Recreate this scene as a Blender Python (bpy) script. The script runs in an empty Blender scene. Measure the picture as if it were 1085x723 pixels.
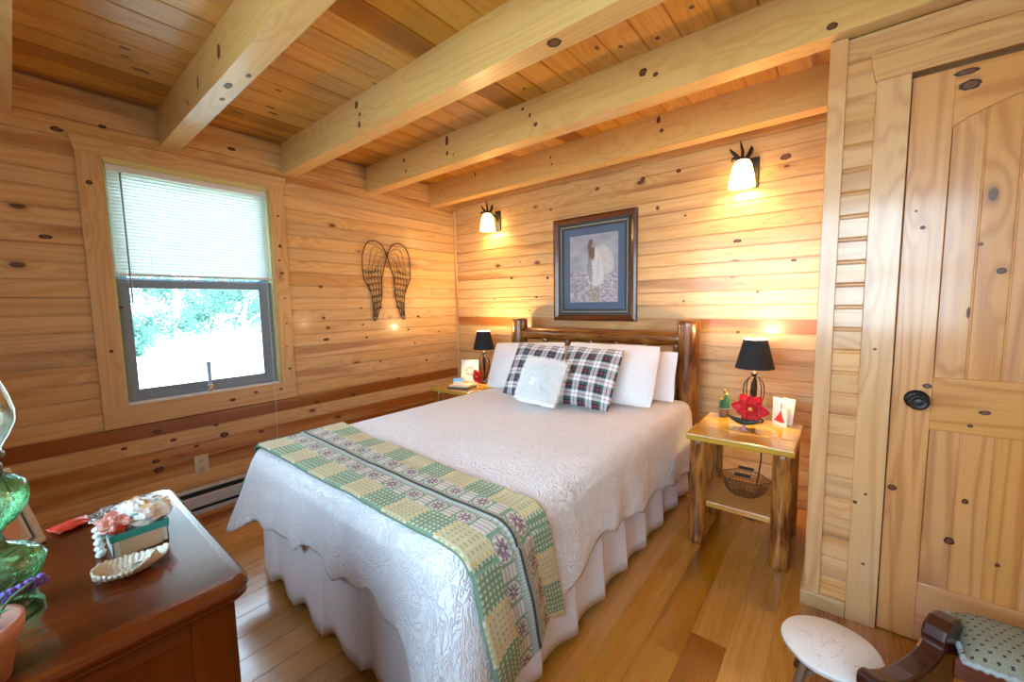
import bpy, math, random
from mathutils import Vector, Matrix, noise
R = math.radians
PI = math.pi
COL = bpy.context.scene.collection
SC = bpy.context.scene

# ---------------------------------------------------------------- node helpers
class NT:
    def __init__(s, name):
        s.m = bpy.data.materials.new(name); s.m.use_nodes = True
        s.t = s.m.node_tree; s.t.nodes.clear()
        s.out = s.t.nodes.new('ShaderNodeOutputMaterial')
    def n(s, typ, **kw):
        nd = s.t.nodes.new('ShaderNode' + typ)
        for k, v in kw.items():
            if k[0] == '_': setattr(nd, k[1:], v)
            else: s.set(nd, k, v)
        return nd
    def set(s, nd, key, v):
        i = nd.inputs[int(key[1:])] if key[0] == 'i' and key[1:].isdigit() else nd.inputs[key.replace('_', ' ')]
        if isinstance(v, bpy.types.NodeSocket): s.t.links.new(v, i)
        else: i.default_value = v
    def math(s, op, a, b=0.0, c=None, clamp=False):
        nd = s.n('Math', _operation=op, _use_clamp=clamp)
        s.set(nd, 'i0', a); s.set(nd, 'i1', b)
        if c is not None: s.set(nd, 'i2', c)
        return nd.outputs[0]
    def mix(s, f, a, b, mode='MIX'):
        nd = s.n('Mix', _data_type='RGBA', _blend_type=mode)
        for k, v in ((0, f), (6, a), (7, b)):
            if isinstance(v, bpy.types.NodeSocket): s.t.links.new(v, nd.inputs[k])
            else: nd.inputs[k].default_value = v if k == 0 else (*v[:3], 1)
        return nd.outputs[2]
    def ramp(s, f, *stops):
        nd = s.n('ValToRGB'); s.set(nd, 'i0', f)
        e = nd.color_ramp.elements
        while len(e) < len(stops): e.new(0.5)
        for q, (p, c) in zip(e, stops):
            q.position = p; q.color = (*c, 1) if isinstance(c, tuple) else (c, c, c, 1)
        return nd.outputs[0]
    def xyz(s, x, y, z):
        nd = s.n('CombineXYZ'); s.set(nd, 'i0', x); s.set(nd, 'i1', y); s.set(nd, 'i2', z)
        return nd.outputs[0]
    def noise(s, v, sc=1, det=2, dist=0, rough=.5):
        nd = s.n('TexNoise', Scale=sc, Detail=det, Distortion=dist, Roughness=rough)
        s.t.links.new(v, nd.inputs['Vector']); return nd.outputs[0]
    def bsdf(s, **kw):
        b = s.n('BsdfPrincipled', **kw); s.t.links.new(b.outputs[0], s.out.inputs[0]); return b
    def bump(s, h, st=.3, d=.002):
        return s.n('Bump', Strength=st, Distance=d, Height=h).outputs[0]

def srgb(r, g, b):
    f = lambda c: (c/255/12.92) if c <= 10 else ((c/255 + .055)/1.055)**2.4
    return (f(r), f(g), f(b))

def plain(name, col, rough=.5, metal=0, var=.08, bump=0, bscale=60, **kw):
    t = NT(name)
    tc = t.n('TexCoord').outputs['Object']
    nz = t.noise(tc, bscale, 3)
    c = t.mix(nz, tuple(x*(1-var) for x in col), tuple(min(1, x*(1+var)) for x in col))
    b = t.bsdf(Base_Color=c, Roughness=rough, Metallic=metal, **kw)
    if bump: t.set(b, 'Normal', t.bump(nz, bump, .003))
    return t.m

def wood(name, c1, c2, c3, knot=(.10, .035, .012), kr=.10, ku=2.6, kv=5.0, rough=.32, coat=.35,
         ring=.45, fine=.35, streak=(.60, .70), streak_amt=.75, tint=.16, heart=.0, rings=26, us=.55, vs=7.0):
    """knotty board: UV.x runs along the grain in metres, UV.y across; attribute rnd differs per board"""
    t = NT(name)
    c1, c2, c3 = [tuple(q*.84 for q in c) for c in (c1, c2, c3)]
    uv = t.n('SeparateXYZ'); t.t.links.new(t.n('TexCoord').outputs['UV'], uv.inputs[0])
    u, v = uv.outputs[0], uv.outputs[1]
    r = t.n('Attribute', _attribute_name='rnd').outputs['Fac']
    # knots
    kvn = t.n('TexVoronoi', Scale=1.0, Randomness=1.0)
    t.t.links.new(t.xyz(t.math('MULTIPLY', u, ku), t.math('MULTIPLY', v, kv), t.math('MULTIPLY', r, 61.0)), kvn.inputs['Vector'])
    kd = kvn.outputs['Distance']
    near = t.ramp(kd, (0.0, 1.0), (.38, 0.0))
    P = t.xyz(t.math('MULTIPLY', u, us), t.math('MULTIPLY', v, vs), t.math('MULTIPLY', r, 53.0))
    n1 = t.noise(P, 1.0, 2, .5)
    ph = t.math('ADD', t.math('MULTIPLY', n1, float(rings)), t.math('MULTIPLY', near, 5.0))
    rg = t.math('MULTIPLY_ADD', t.math('SINE', t.math('MULTIPLY', ph, 2.2)), .5, .5)
    rg = t.math('POWER', rg, 2.2)
    n2 = t.noise(t.xyz(t.math('MULTIPLY', u, 3.0), t.math('MULTIPLY', v, 150.0), t.math('MULTIPLY', r, 11.0)), 1.0, 3)
    n3 = t.noise(t.xyz(t.math('MULTIPLY', u, .5), t.math('MULTIPLY', v, 6.0), t.math('MULTIPLY', r, 91.0)), 1.0, 2, .3)
    f = t.math('ADD', t.math('MULTIPLY', rg, ring), t.math('MULTIPLY', t.math('SUBTRACT', n2, .35), fine), clamp=True)
    c = t.mix(f, c1, c2)
    st = t.math('MULTIPLY', t.ramp(n3, (streak[0], 0.0), (streak[1], 1.0)), streak_amt)
    c = t.mix(st, c, c3)
    if heart: c = t.mix(t.math('MULTIPLY', t.ramp(r, (heart, 0.0), (heart+.04, .9)), t.ramp(n3, (.36, .25), (.52, 1.0))), c, c3)
    r2 = t.math('FRACT', t.math('MULTIPLY', r, 7.31))
    tv = t.math('MULTIPLY_ADD', r2, 2*tint, 1-tint)
    hs = t.n('HueSaturation', Color=c, Value=tv, Saturation=t.math('MULTIPLY_ADD', r, .12, .98)); c = hs.outputs[0]
    halo = t.ramp(kd, (kr*.9, 1.0), (kr*2.0, 0.0))
    c = t.mix(t.math('MULTIPLY', halo, .45), c, c3)
    km = t.ramp(kd, (kr*.8, 1.0), (kr*1.05, 0.0))
    c = t.mix(t.math('MULTIPLY', km, .93), c, knot)
    rr = t.math('MULTIPLY_ADD', n2, .12, rough-.05)
    b = t.bsdf(Base_Color=c, Roughness=rr)
    t.set(b, 'Coat_Weight', coat); t.set(b, 'Coat_Roughness', .12)
    t.set(b, 'Normal', t.bump(n2, .12, .001))
    return t.m

PINE = wood('pine_wall', srgb(232, 194, 142), srgb(206, 154, 98), srgb(156, 92, 50), fine=.55, heart=.90, tint=.09, kr=.075, streak=(.60, .68), streak_amt=.6, coat=.3)
PINE_L = wood('pine_closet', srgb(230, 178, 124), srgb(202, 142, 90), srgb(168, 104, 60), kr=.05, ring=.55, fine=.5, tint=.07, rings=20, coat=.7)
PINE_DOOR = wood('pine_door', srgb(220, 158, 98), srgb(180, 112, 62), srgb(146, 84, 42), kr=.06, ring=.52, fine=.6, tint=.05, rings=22, us=.4, vs=6, coat=.5)
PINE_C = wood('pine_ceiling', srgb(222, 164, 84), srgb(194, 126, 54), srgb(146, 82, 32), heart=.95, tint=.10, kr=.05, coat=.35, rough=.3)
BEAM = wood('pine_beam', srgb(232, 194, 134), srgb(212, 162, 98), srgb(186, 130, 74), kr=.02, ring=.4, tint=.04, streak=(.66, .8), rings=22, coat=.7)
FLOOR = wood('hickory_floor', srgb(204, 146, 74), srgb(182, 118, 52), srgb(136, 76, 30), kr=.03, knot=(.05, .02, .01), rough=.27, coat=.35, tint=.12, heart=.88, streak=(.58, .78), streak_amt=.6)
CHERRY = wood('cherry_stain', srgb(112, 48, 18), srgb(90, 34, 12), srgb(64, 22, 8), kr=0.0, rough=.2, coat=.3, tint=.03, fine=.5, ring=.35)
MAHOG = wood('mahogany', srgb(70, 30, 18), srgb(50, 20, 12), srgb(34, 13, 9), kr=0.0, rough=.3, coat=.4, tint=.03)
RAILW = wood('red_rail', srgb(106, 44, 22), srgb(84, 32, 15), srgb(80, 28, 12), kr=0.0, rough=.3, tint=.03)
NSTOP = wood('pine_yellow', srgb(206, 162, 58), srgb(184, 134, 38), srgb(150, 96, 26), kr=.02, rough=.2, coat=.7, tint=.04)
FRAMEW = wood('walnut_frame', srgb(100, 52, 26), srgb(72, 34, 16), srgb(50, 22, 10), kr=0.0, rough=.3, tint=.02)
RAW = wood('weathered_wood', srgb(134, 98, 68), srgb(108, 76, 50), srgb(82, 54, 34), kr=0.0, rough=.7, coat=0, tint=.05)
GREEN_EDGE = plain('jamb_paint', srgb(206, 200, 140), .5)

def log_mat(name, k=1.0):
    t = NT(name)
    uv = t.n('SeparateXYZ'); t.t.links.new(t.n('TexCoord').outputs['UV'], uv.inputs[0])
    r = t.n('Attribute', _attribute_name='rnd').outputs['Fac']
    p = t.xyz(t.math('MULTIPLY', uv.outputs[0], 6.0), t.math('MULTIPLY', uv.outputs[1], 34.0), t.math('MULTIPLY', r, 31.0))
    n1 = t.noise(p, 1.0, 4, .8, .6)
    n2 = t.noise(p, .28, 2, .4)
    c = t.ramp(t.math('ADD', t.math('MULTIPLY', n1, .7), t.math('MULTIPLY', n2, .3)),
               (.33, srgb(62, 30, 12)), (.42, srgb(118, 66, 26)), (.52, srgb(172, 114, 48)), (.70, srgb(206, 156, 82)))
    c = t.mix(1.0, c, (k, k*.88, k*.80), 'MULTIPLY')
    b = t.bsdf(Base_Color=c, Roughness=.28); t.set(b, 'Coat_Weight', .6); t.set(b, 'Coat_Roughness', .15)
    t.set(b, 'Normal', t.bump(n1, .5, .006))
    return t.m
LOG = log_mat('peeled_log', .55); LOG_N = log_mat('peeled_log_amber', .9)

def knot_mat():
    t = NT('knot')
    tc = t.n('TexCoord').outputs['Object']
    uv = t.n('SeparateXYZ'); t.t.links.new(t.n('TexCoord').outputs['UV'], uv.inputs[0])
    q = t.math('ADD', uv.outputs[0], t.math('MULTIPLY', t.noise(tc, 110, 3), .5))
    c = t.ramp(q, (.25, srgb(70, 34, 18)), (.62, srgb(120, 66, 36)), (.95, srgb(70, 36, 18)), (1.25, srgb(46, 24, 14)))
    t.bsdf(Base_Color=c, Roughness=.45); return t.m
KNOT = knot_mat()

def colattr_mat(name, rough=.8, bump=0, bs=300, coat=0, sheen=0):
    t = NT(name)
    a = t.n('Attribute', _attribute_name='Col').outputs['Color']
    b = t.bsdf(Base_Color=a, Roughness=rough); t.set(b, 'Coat_Weight', coat); t.set(b, 'Sheen_Weight', sheen)
    if bump:
        t.set(b, 'Normal', t.bump(t.noise(t.n('TexCoord').outputs['UV'], bs, 2), bump, .002))
    return t.m

def quilt_mat(name, col, sc=9, st=.55, d=.006, rings=30):
    t = NT(name)
    uv = t.n('TexCoord').outputs['UV']
    n = t.noise(uv, sc, 1.5, 1.6)
    w = t.math('ABSOLUTE', t.math('SINE', t.math('MULTIPLY', n, float(rings))))
    w = t.math('POWER', w, .6)
    nf = t.noise(uv, 240, 2)
    h = t.math('ADD', w, t.math('MULTIPLY', nf, .15))
    c = t.mix(w, tuple(x*.93 for x in col), col)
    b = t.bsdf(Base_Color=c, Roughness=.85); t.set(b, 'Sheen_Weight', .2)
    t.set(b, 'Normal', t.bump(h, st, d)); return t.m

COVER = quilt_mat('white_quilting', (.86, .87, .90), sc=17, st=.75, d=.006, rings=18)
SHAM = quilt_mat('white_sham', (.86, .87, .90), sc=14, st=.25, d=.003)
SKIRT = plain('skirt_cotton', (.76, .77, .82), .85, bump=.1, bscale=400)
CASE = plain('pillowcase', (.70, .76, .84), .8, bscale=20)
FURM = plain('white_fur', (.93, .93, .93), .9)
BLACK = plain('black_metal', (.018, .016, .016), .42, metal=.4)
IRON = plain('dark_iron', (.05, .03, .02), .5, metal=.5)
BRONZE = plain('rust_wire', (.14, .065, .035), .5, metal=.5)
SHADE_B = plain('black_shade', (.012, .014, .018), .85)
SHADE_IN = plain('shade_lining', (.85, .78, .62), .6)
WHITE = plain('white_paint', (.80, .79, .75), .55)
VINYL = plain('window_vinyl', (.22, .29, .37), .45)
VINYL_L = plain('white_plastic', (.72, .74, .75), .4)
IVORY = plain('ivory_plate', (.62, .57, .45), .4)
HEATER = plain('heater_enamel', (.55, .60, .66), .45)
DARK = plain('dark_slot', (.012, .014, .02), .7)
RED = plain('red_petal', (.62, .012, .018), .55, var=.3, bscale=30)
REDP = plain('red_plastic', (.60, .05, .03), .35, var=.25)
PINKP = plain('pink_wrap', (.78, .33, .28), .3, var=.2)
TERRA = plain('pink_clay', (.62, .30, .22), .75)
GREENL = plain('leaf_green', (.05, .16, .04), .6, var=.4)
CACT = plain('cactus_green', (.035, .13, .06), .6, var=.3)
LAV = plain('lavender', (.16, .09, .42), .7, var=.4, bscale=200)
YEL = plain('yellow_bloom', (.75, .55, .10), .6)
GOLD = plain('gold_bead', (.75, .5, .12), .25, metal=.9)
STONE = plain('grey_stone', (.20, .18, .14), .6)
PAPER = plain('paper', (.84, .82, .76), .7)
TEAL = plain('teal_ribbon', (.04, .30, .26), .5)
CARDB = plain('kraft_card', (.66, .50, .32), .7)
CREAM = plain('cream_ceramic', (.80, .74, .64), .5, bump=.6, bscale=300)
BASKP = plain('grey_pot', (.20, .15, .11), .7)
SILVER = plain('silver_filigree', (.55, .52, .48), .4, metal=.5, bump=.8, bscale=400, var=.5)
FRINGE = plain('grey_fringe', (.42, .45, .44), .9, bump=.8, bscale=350, var=.3)

def glass(name, col, rough=.03, mixf=.75):
    t = NT(name)
    tr = t.n('BsdfTransparent', Color=(*col, 1)); gl = t.n('BsdfGlossy', Color=(1, 1, 1, 1), Roughness=rough)
    fr = t.n('LayerWeight', Blend=.25)
    f = t.math('MULTIPLY', fr.outputs['Fresnel'], mixf)
    mx = t.n('MixShader'); t.set(mx, 'i0', f); t.set(mx, 'i1', tr.outputs[0]); t.set(mx, 'i2', gl.outputs[0])
    t.t.links.new(mx.outputs[0], t.out.inputs[0]); return t.m
PANE = glass('window_glass', (.97, .99, .98))
CLEAR = glass('lamp_chimney_glass', (.90, .92, .86), mixf=.8)
def green_glass():
    t = NT('green_glass')
    n = t.noise(t.n('TexCoord').outputs['Object'], 38, 2, .6)
    nm = t.bump(n, .7, .008)
    lw = t.n('LayerWeight', Blend=.35); t.set(lw, 'Normal', nm)
    tint = t.mix(lw.outputs['Facing'], (.62, .88, .66), (.10, .42, .20))
    tr = t.n('BsdfTransparent', Color=tint); gl = t.n('BsdfGlossy', Color=(.85, 1, .9, 1), Roughness=.05, Normal=nm)
    mx = t.n('MixShader', i0=t.math('MULTIPLY_ADD', lw.outputs['Fresnel'], .7, .10), i1=tr.outputs[0], i2=gl.outputs[0])
    df = t.n('BsdfDiffuse', Color=(.10, .40, .20, 1)); m2 = t.n('MixShader', i0=.18, i1=mx.outputs[0], i2=df.outputs[0])
    t.t.links.new(m2.outputs[0], t.out.inputs[0]); return t.m
GGLASS = green_glass()

def translucent(name, col, f=.5):
    t = NT(name)
    d = t.n('BsdfDiffuse', Color=(*col, 1)); tl = t.n('BsdfTranslucent', Color=(*col, 1))
    mx = t.n('MixShader', i0=f, i1=d.outputs[0], i2=tl.outputs[0]); t.t.links.new(mx.outputs[0], t.out.inputs[0]); return t.m
SLAT = translucent('blind_slat', (.74, .84, .82), .19)
def emis_glass(name, col, st):
    t = NT(name)
    d = t.n('BsdfTranslucent', Color=(.9, .85, .7, 1))
    g = t.n('TexCoord').outputs['Generated']
    sp = t.n('SeparateXYZ'); t.t.links.new(g, sp.inputs[0])
    e = t.n('Emission', Color=(*col, 1), Strength=st)
    mx = t.n('AddShader', i0=d.outputs[0], i1=e.outputs[0]); t.t.links.new(mx.outputs[0], t.out.inputs[0]); return t.m
FROST = emis_glass('lit_frosted_glass', (1, .70, .26), 2.2)
def bulbm():
    t = NT('bulb'); e = t.n('Emission', Color=(1, .78, .45, 1), Strength=45); t.t.links.new(e.outputs[0], t.out.inputs[0]); return t.m
BULB = bulbm()

# ---------------------------------------------------------------- mesh builder
class MB:
    def __init__(s): s.v = []; s.f = []; s.uv = []; s.r = []; s.mi = []; s.sm = []; s.col = None
    def add(s, vs, fs, uvs=None, rnd=0.0, mi=0, sm=False):
        b = len(s.v); s.v += [tuple(p) for p in vs]
        for k, f in enumerate(fs):
            s.f.append([b+i for i in f]); s.uv.append([uvs[i] for i in f] if uvs else [(0, 0)]*len(f))
            s.r.append(rnd); s.mi.append(mi); s.sm.append(sm)
        return s
    def frame(s, O, U, V, N, pts, fs, uvs=None, **k):
        O, U, V, N = map(Vector, (O, U, V, N))
        return s.add([O + U*a + V*b + N*c for a, b, c in pts], fs, uvs, **k)
    def board(s, O, U, V, N, u0, u1, v0, v1, rnd, ch=.006, dp=.009, mi=0, ends=0.0):
        """wall board: flat face with chamfered long edges sinking to -dp"""
        prof = [(v0, -dp), (v0+.0012, -dp), (v0+ch, 0), (v1-ch, 0), (v1-.0012, -dp), (v1, -dp)]
        pts, uv = [], []
        for u in (u0, u1):
            for vv, n in prof: pts.append((u, vv, n)); uv.append((u, vv))
        n = len(prof)
        fs = [(i, n+i, n+i+1, i+1) for i in range(n-1)]
        # orient to N
        UU, VV, NN = Vector(U), Vector(V), Vector(N)
        if UU.cross(VV).dot(NN) > 0: fs = [f[::-1] for f in fs]
        fs = [f[::-1] for f in fs] if UU.cross(VV).dot(NN) < 0 else [f for f in fs]
        return s.frame(O, U, V, N, pts, [f[::-1] if UU.cross(VV).dot(NN) > 0 and False else f for f in fs], uv, rnd=rnd, mi=mi)
    def disc(s, O, U, V, N, u, v, ru, rv, n=.0006, mi=1, seed=0):
        rr = random.Random(seed); pts = [(u, v, n)]
        for k in range(16):
            a = 2*PI*k/16; q = 1 + .12*rr.uniform(-1, 1)
            pts.append((u+ru*q*math.cos(a), v+rv*q*math.sin(a), n*.6))
        return s.frame(O, U, V, N, pts, [(0, k+1, (k+1) % 16+1) for k in range(16)], [(0, 0)]+[(1, 0)]*16, rnd=0, mi=mi)
    def box(s, a, b, axis=0, rnd=0.0, mi=0, off=0.0, M=None):
        """box from corner a to corner b, grain along axis"""
        (x0, y0, z0), (x1, y1, z1) = a, b
        ps = [(x0,y0,z0),(x1,y0,z0),(x1,y1,z0),(x0,y1,z0),(x0,y0,z1),(x1,y0,z1),(x1,y1,z1),(x0,y1,z1)]
        fs = [(0,3,2,1),(4,5,6,7),(0,1,5,4),(1,2,6,5),(2,3,7,6),(3,0,4,7)]
        o = [i for i in range(3) if i != axis]
        uv = [(p[axis], p[o[0]]+p[o[1]]+off) for p in ps]
        if M is not None: ps = [M @ Vector(p) for p in ps]
        return s.add(ps, fs, uv, rnd=rnd, mi=mi)
    def lathe(s, prof, seg=32, c=(0, 0, 0), axis=2, rnd=0.0, mi=0, sm=True, wob=0.0, seed=0, cap=False, M=None):
        """prof: list of (r, h)"""
        vs, uv, fs = [], [], []
        m = len(prof)
        for j in range(seg+1):
            a = 2*PI*j/seg
            for r, h in prof:
                rr = r
                if wob: rr = r*(1 + wob*noise.noise(Vector((math.cos(a)*1.3+seed*7, math.sin(a)*1.3, h*5+seed*3))))
                p = [rr*math.cos(a), rr*math.sin(a), h]
                if axis == 0: p = [p[2], p[0], p[1]]
                if axis == 1: p = [p[1], p[2], p[0]]
                p = Vector(p)
                if M is not None: p = M @ p
                vs.append((p[0]+c[0], p[1]+c[1], p[2]+c[2])); uv.append((h, a*max(r, .01)))
        for j in range(seg):
            for i in range(m-1): fs.append((j*m+i, (j+1)*m+i, (j+1)*m+i+1, j*m+i+1))
        if cap:
            fs.append(tuple(j*m for j in range(seg))[::-1]); fs.append(tuple(j*m+m-1 for j in range(seg)))
        return s.add(vs, fs, uv, rnd=rnd, mi=mi, sm=sm)
    def tube(s, pts, r, seg=8, rnd=0.0, mi=0, closed=False, sm=True):
        """round bar along pts; r number or list"""
        P = [Vector(p) for p in pts]; n = len(P)
        if closed: P.append(P[0]); n += 1
        rs = r if isinstance(r, (list, tuple)) else [r]*n
        vs, uv, fs = [], [], []
        T0 = (P[1]-P[0]).normalized(); up = Vector((0, 0, 1)) if abs(T0.z) < .9 else Vector((1, 0, 0))
        A = T0.cross(up).normalized(); L = 0
        for i in range(n):
            T = (P[min(i+1, n-1)] - P[max(i-1, 0)])
            T = T.normalized() if T.length > 1e-9 else T0
            A = (A - T*A.dot(T)); A = A.normalized() if A.length > 1e-6 else T.orthogonal().normalized()
            B = T.cross(A)
            if i: L += (P[i]-P[i-1]).length
            for k in range(seg+1):
                a = 2*PI*k/seg
                vs.append(P[i] + (A*math.cos(a)+B*math.sin(a))*rs[min(i, len(rs)-1)]); uv.append((L, a*rs[min(i, len(rs)-1)]))
        q = seg+1
        for i in range(n-1):
            for k in range(seg): fs.append((i*q+k, i*q+k+1, (i+1)*q+k+1, (i+1)*q+k))
        if not closed:
            fs.append(tuple(range(seg))[::-1]); fs.append(tuple((n-1)*q+k for k in range(seg)))
        return s.add(vs, fs, uv, rnd=rnd, mi=mi, sm=sm)
    def prism(s, poly, O, U, V, N, d, rnd=0.0, mi=0, axis_uv=0):
        """polygon (u,v) extruded along N by d, both caps"""
        n = len(poly)
        pts = [(a, b, 0) for a, b in poly] + [(a, b, d) for a, b in poly]
        uv = [((a, b) if axis_uv == 0 else (b, a)) for a, b in poly] + [((a, b+.03) if axis_uv == 0 else (b, a+.03)) for a, b in poly]
        fs = [tuple(range(n))[::-1], tuple(range(n, 2*n))] + [(i, (i+1) % n, n+(i+1) % n, n+i) for i in range(n)]
        return s.frame(O, U, V, N, pts, fs, uv, rnd=rnd, mi=mi)
    def grid(s, fn, nu, nv, rnd=0.0, mi=0, sm=True, col=None, wrap=False):
        """fn(i/nu, j/nv) -> (pos, uv); col(a,b) gives face colours"""
        vs, uv, fs = [], [], []
        for i in range(nu+1):
            for j in range(nv+1):
                p, t = fn(i/nu, j/nv); vs.append(p); uv.append(t)
        b0 = len(s.f)
        for i in range(nu):
            for j in range(nv): fs.append((i*(nv+1)+j, (i+1)*(nv+1)+j, (i+1)*(nv+1)+j+1, i*(nv+1)+j+1))
        s.add(vs, fs, uv, rnd=rnd, mi=mi, sm=sm)
        if col:
            if s.col is None: s.col = {}
            for i in range(nu):
                for j in range(nv): s.col[b0+i*nv+j] = col((i+.5)/nu, (j+.5)/nv)
        return s
    def ball(s, c, r, seg=12, ring=8, mi=0, sc=(1, 1, 1), M=None):
        def fn(a, b):
            th, ph = a*2*PI, b*PI
            p = Vector((r*sc[0]*math.sin(ph)*math.cos(th), r*sc[1]*math.sin(ph)*math.sin(th), r*sc[2]*math.cos(ph)))
            if M is not None: p = M @ p
            return p+Vector(c), (a, b)
        return s.grid(fn, seg, ring, mi=mi)
    def build(s, name, mats, parent=None, bev=0, loc=None, rot=None, weld=False, solid=0, **tags):
        me = bpy.data.meshes.new(name); me.from_pydata(s.v, [], s.f)
        if not isinstance(mats, (list, tuple)): mats = [mats]
        for m in mats: me.materials.append(m)
        ul = me.uv_layers.new(name='UVMap')
        flat = [c for f in s.uv for q in f for c in q]; ul.data.foreach_set('uv', flat)
        at = me.attributes.new('rnd', 'FLOAT', 'FACE'); at.data.foreach_set('value', s.r)
        if s.col:
            ca = me.attributes.new('Col', 'FLOAT_COLOR', 'FACE')
            arr = []
            for k in range(len(s.f)):
                c = s.col.get(k, (.8, .8, .8)); arr += [c[0], c[1], c[2], 1]
            ca.data.foreach_set('color', arr)
        me.polygons.foreach_set('material_index', s.mi); me.polygons.foreach_set('use_smooth', s.sm)
        me.update()
        o = bpy.data.objects.new(name, me); COL.objects.link(o)
        if parent: o.parent = parent
        if loc: o.location = loc
        if rot: o.rotation_euler = rot
        if weld:
            w = o.modifiers.new('w', 'WELD'); w.merge_threshold = 1e-5
        if solid:
            w = o.modifiers.new('s', 'SOLIDIFY'); w.thickness = solid; w.offset = 0
        if bev:
            w = o.modifiers.new('b', 'BEVEL'); w.width = bev; w.segments = 2; w.limit_method = 'ANGLE'; w.angle_limit = R(40)
        for k, v in tags.items(): o[k] = v
        return o

def thing(name, label, cat, loc=(0, 0, 0), rotz=0, group=None, rot=None):
    o = bpy.data.objects.new(name, None); COL.objects.link(o); o.empty_display_size = .05
    o.location = loc; o.rotation_euler = rot or (0, 0, rotz); o['label'] = label; o['category'] = cat
    if group: o['group'] = group
    return o
def tag(o, label, cat, group=None):
    o['label'] = label; o['category'] = cat
    if group: o['group'] = group
    return o
def struct(o, label=None):
    o['kind'] = 'structure'
    if label: o['label'] = label
    return o
def copy_tree(o, parent=None, suffix=None):
    c = o.copy(); COL.objects.link(c); c.parent = parent
    for ch in [x for x in bpy.data.objects if x.parent == o]: copy_tree(ch, c)
    return c
def catmull(pts, n=6, closed=False):
    P = [Vector(p) for p in pts]; out = []
    m = len(P); rng = range(m if closed else m-1)
    for i in rng:
        g = (lambda k: P[k % m]) if closed else (lambda k: P[max(0, min(m-1, k))])
        a, b, c, d = g(i-1), g(i), g(i+1), g(i+2)
        for k in range(n):
            t = k/n
            out.append(.5*((2*b)+(c-a)*t+(2*a-5*b+4*c-d)*t*t+(3*b-a-3*c+d)*t**3))
    if not closed: out.append(P[-1])
    return out

# ================================================================ THE ROOM
X1, YF, H = 4.30, -3.60, 2.437
rng = random.Random(5)
X, Y, Z = (1, 0, 0), (0, 1, 0), (0, 0, 1)
WY0, WY1, WZ0, WZ1 = -2.572, -1.748, .745, 2.095       # window opening
CY0, CY1, CZ0 = -2.668, -1.652, .624

def rows(z0, ph, pitch, top):
    k = math.floor((z0-ph)/pitch); out = []
    while ph+k*pitch < top:
        a, b = max(z0, ph+k*pitch), min(top, ph+(k+1)*pitch)
        if b-a > .012: out.append((a, b))
        k += 1
    return out

# knots (horizontal coordinate, height, half sizes) seen on the walls
KL = [(-2.80, 1.66, .03, .014), (-2.56+.01, 2.27, .02, .013), (-2.72, 2.205, .028, .016), (-1.95, 2.32, .03, .014), (-2.45, .56, .024, .018), (-2.38, .49, .02, .012),
      (-2.12, .455, .03, .02), (-2.16, .53, .02, .011), (-1.90, .42, .02, .012), (-1.42, 1.44, .02, .013), (-1.41, 1.20, .018, .012), (-1.38, 1.12, .022, .015), (-1.40, 1.03, .03, .015),
      (-1.09, 1.27, .014, .01), (-1.08, 1.13, .014, .01), (-1.05, 1.02, .014, .012), (-.50, 1.18, .02, .014), (-.62, 1.06, .018, .012), (-.25, 1.02, .013, .012), (-.93, .80, .016, .01),
      (-.42, .75, .018, .012), (-.75, .62, .02, .013), (-1.20, .55, .024, .014), (-.55, .93, .014, .010), (-1.50, .55, .022, .014), (-2.60, .50, .018, .01), (-2.47, .385, .022, .014), (-2.46, .33, .03, .022), (-2.27, .42, .018, .012), (-2.55, 1.30, .012, .008)]
KB = [(.75, 1.52, .02, .014), (1.03, 1.34, .018, .012), (.53, 1.33, .012, .01), (.95, 1.22, .012, .008), (1.19, 2.07, .016, .012), (1.62, 2.16, .022, .016), (1.98, 2.16, .022, .017), (2.23, 2.165, .022, .016), (2.84, 2.115, .034, .022),
      (2.09, 1.94, .015, .018), (2.28, 1.86, .012, .009), (2.72, 1.33, .012, .008), (2.60, 1.655, .03, .014), (2.90, 1.51, .018, .01), (2.28, 1.28, .012, .008), (2.62, 1.075, .014, .012), (1.15, 1.50, .016, .018), (2.30, 1.04, .012, .01), (.85, 1.66, .011, .008)]

# wall_left (plane x = 0, faces +x)
m = MB()
O, U, V, N = (0, 0, 0), Y, Z, X
for a, b in rows(0, .623 - .0915*6, .0915, H):
    rnd = rng.random()
    if .52 < a < .60 or .34 < a < .40 or .25 < a < .30: rnd = rng.uniform(.95, 1.0)
    segs = [(YF, 0)]
    if b > CZ0+.01 and a < 2.16: segs = [(YF, CY0), (CY1, 0)]
    for u0, u1 in segs: m.board(O, U, V, N, u0, u1, a, b, rnd if u0 > CY0-.01 or len(segs) == 1 else (rnd+.37) % .9, ch=.007)
for k, (u, v, a, b) in enumerate(KL): m.disc(O, U, V, N, u, v, a*.8, b*.8, seed=k)
wl = m.build('wall_left', [PINE, KNOT]); struct(wl, 'knotty pine board wall holding the window')
m = MB()  # solid wall body behind the boards, around the opening
for a, b in (((-.16, YF-.1, 0), (-.0065, WY0, H)), ((-.16, WY1, 0), (-.0065, .1, H)), ((-.16, WY0, 0), (-.0065, WY1, WZ0)), ((-.16, WY0, WZ1), (-.0065, WY1, H))): m.box(a, b, 1)
m.build('wall_core', [PINE], wl)

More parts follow.
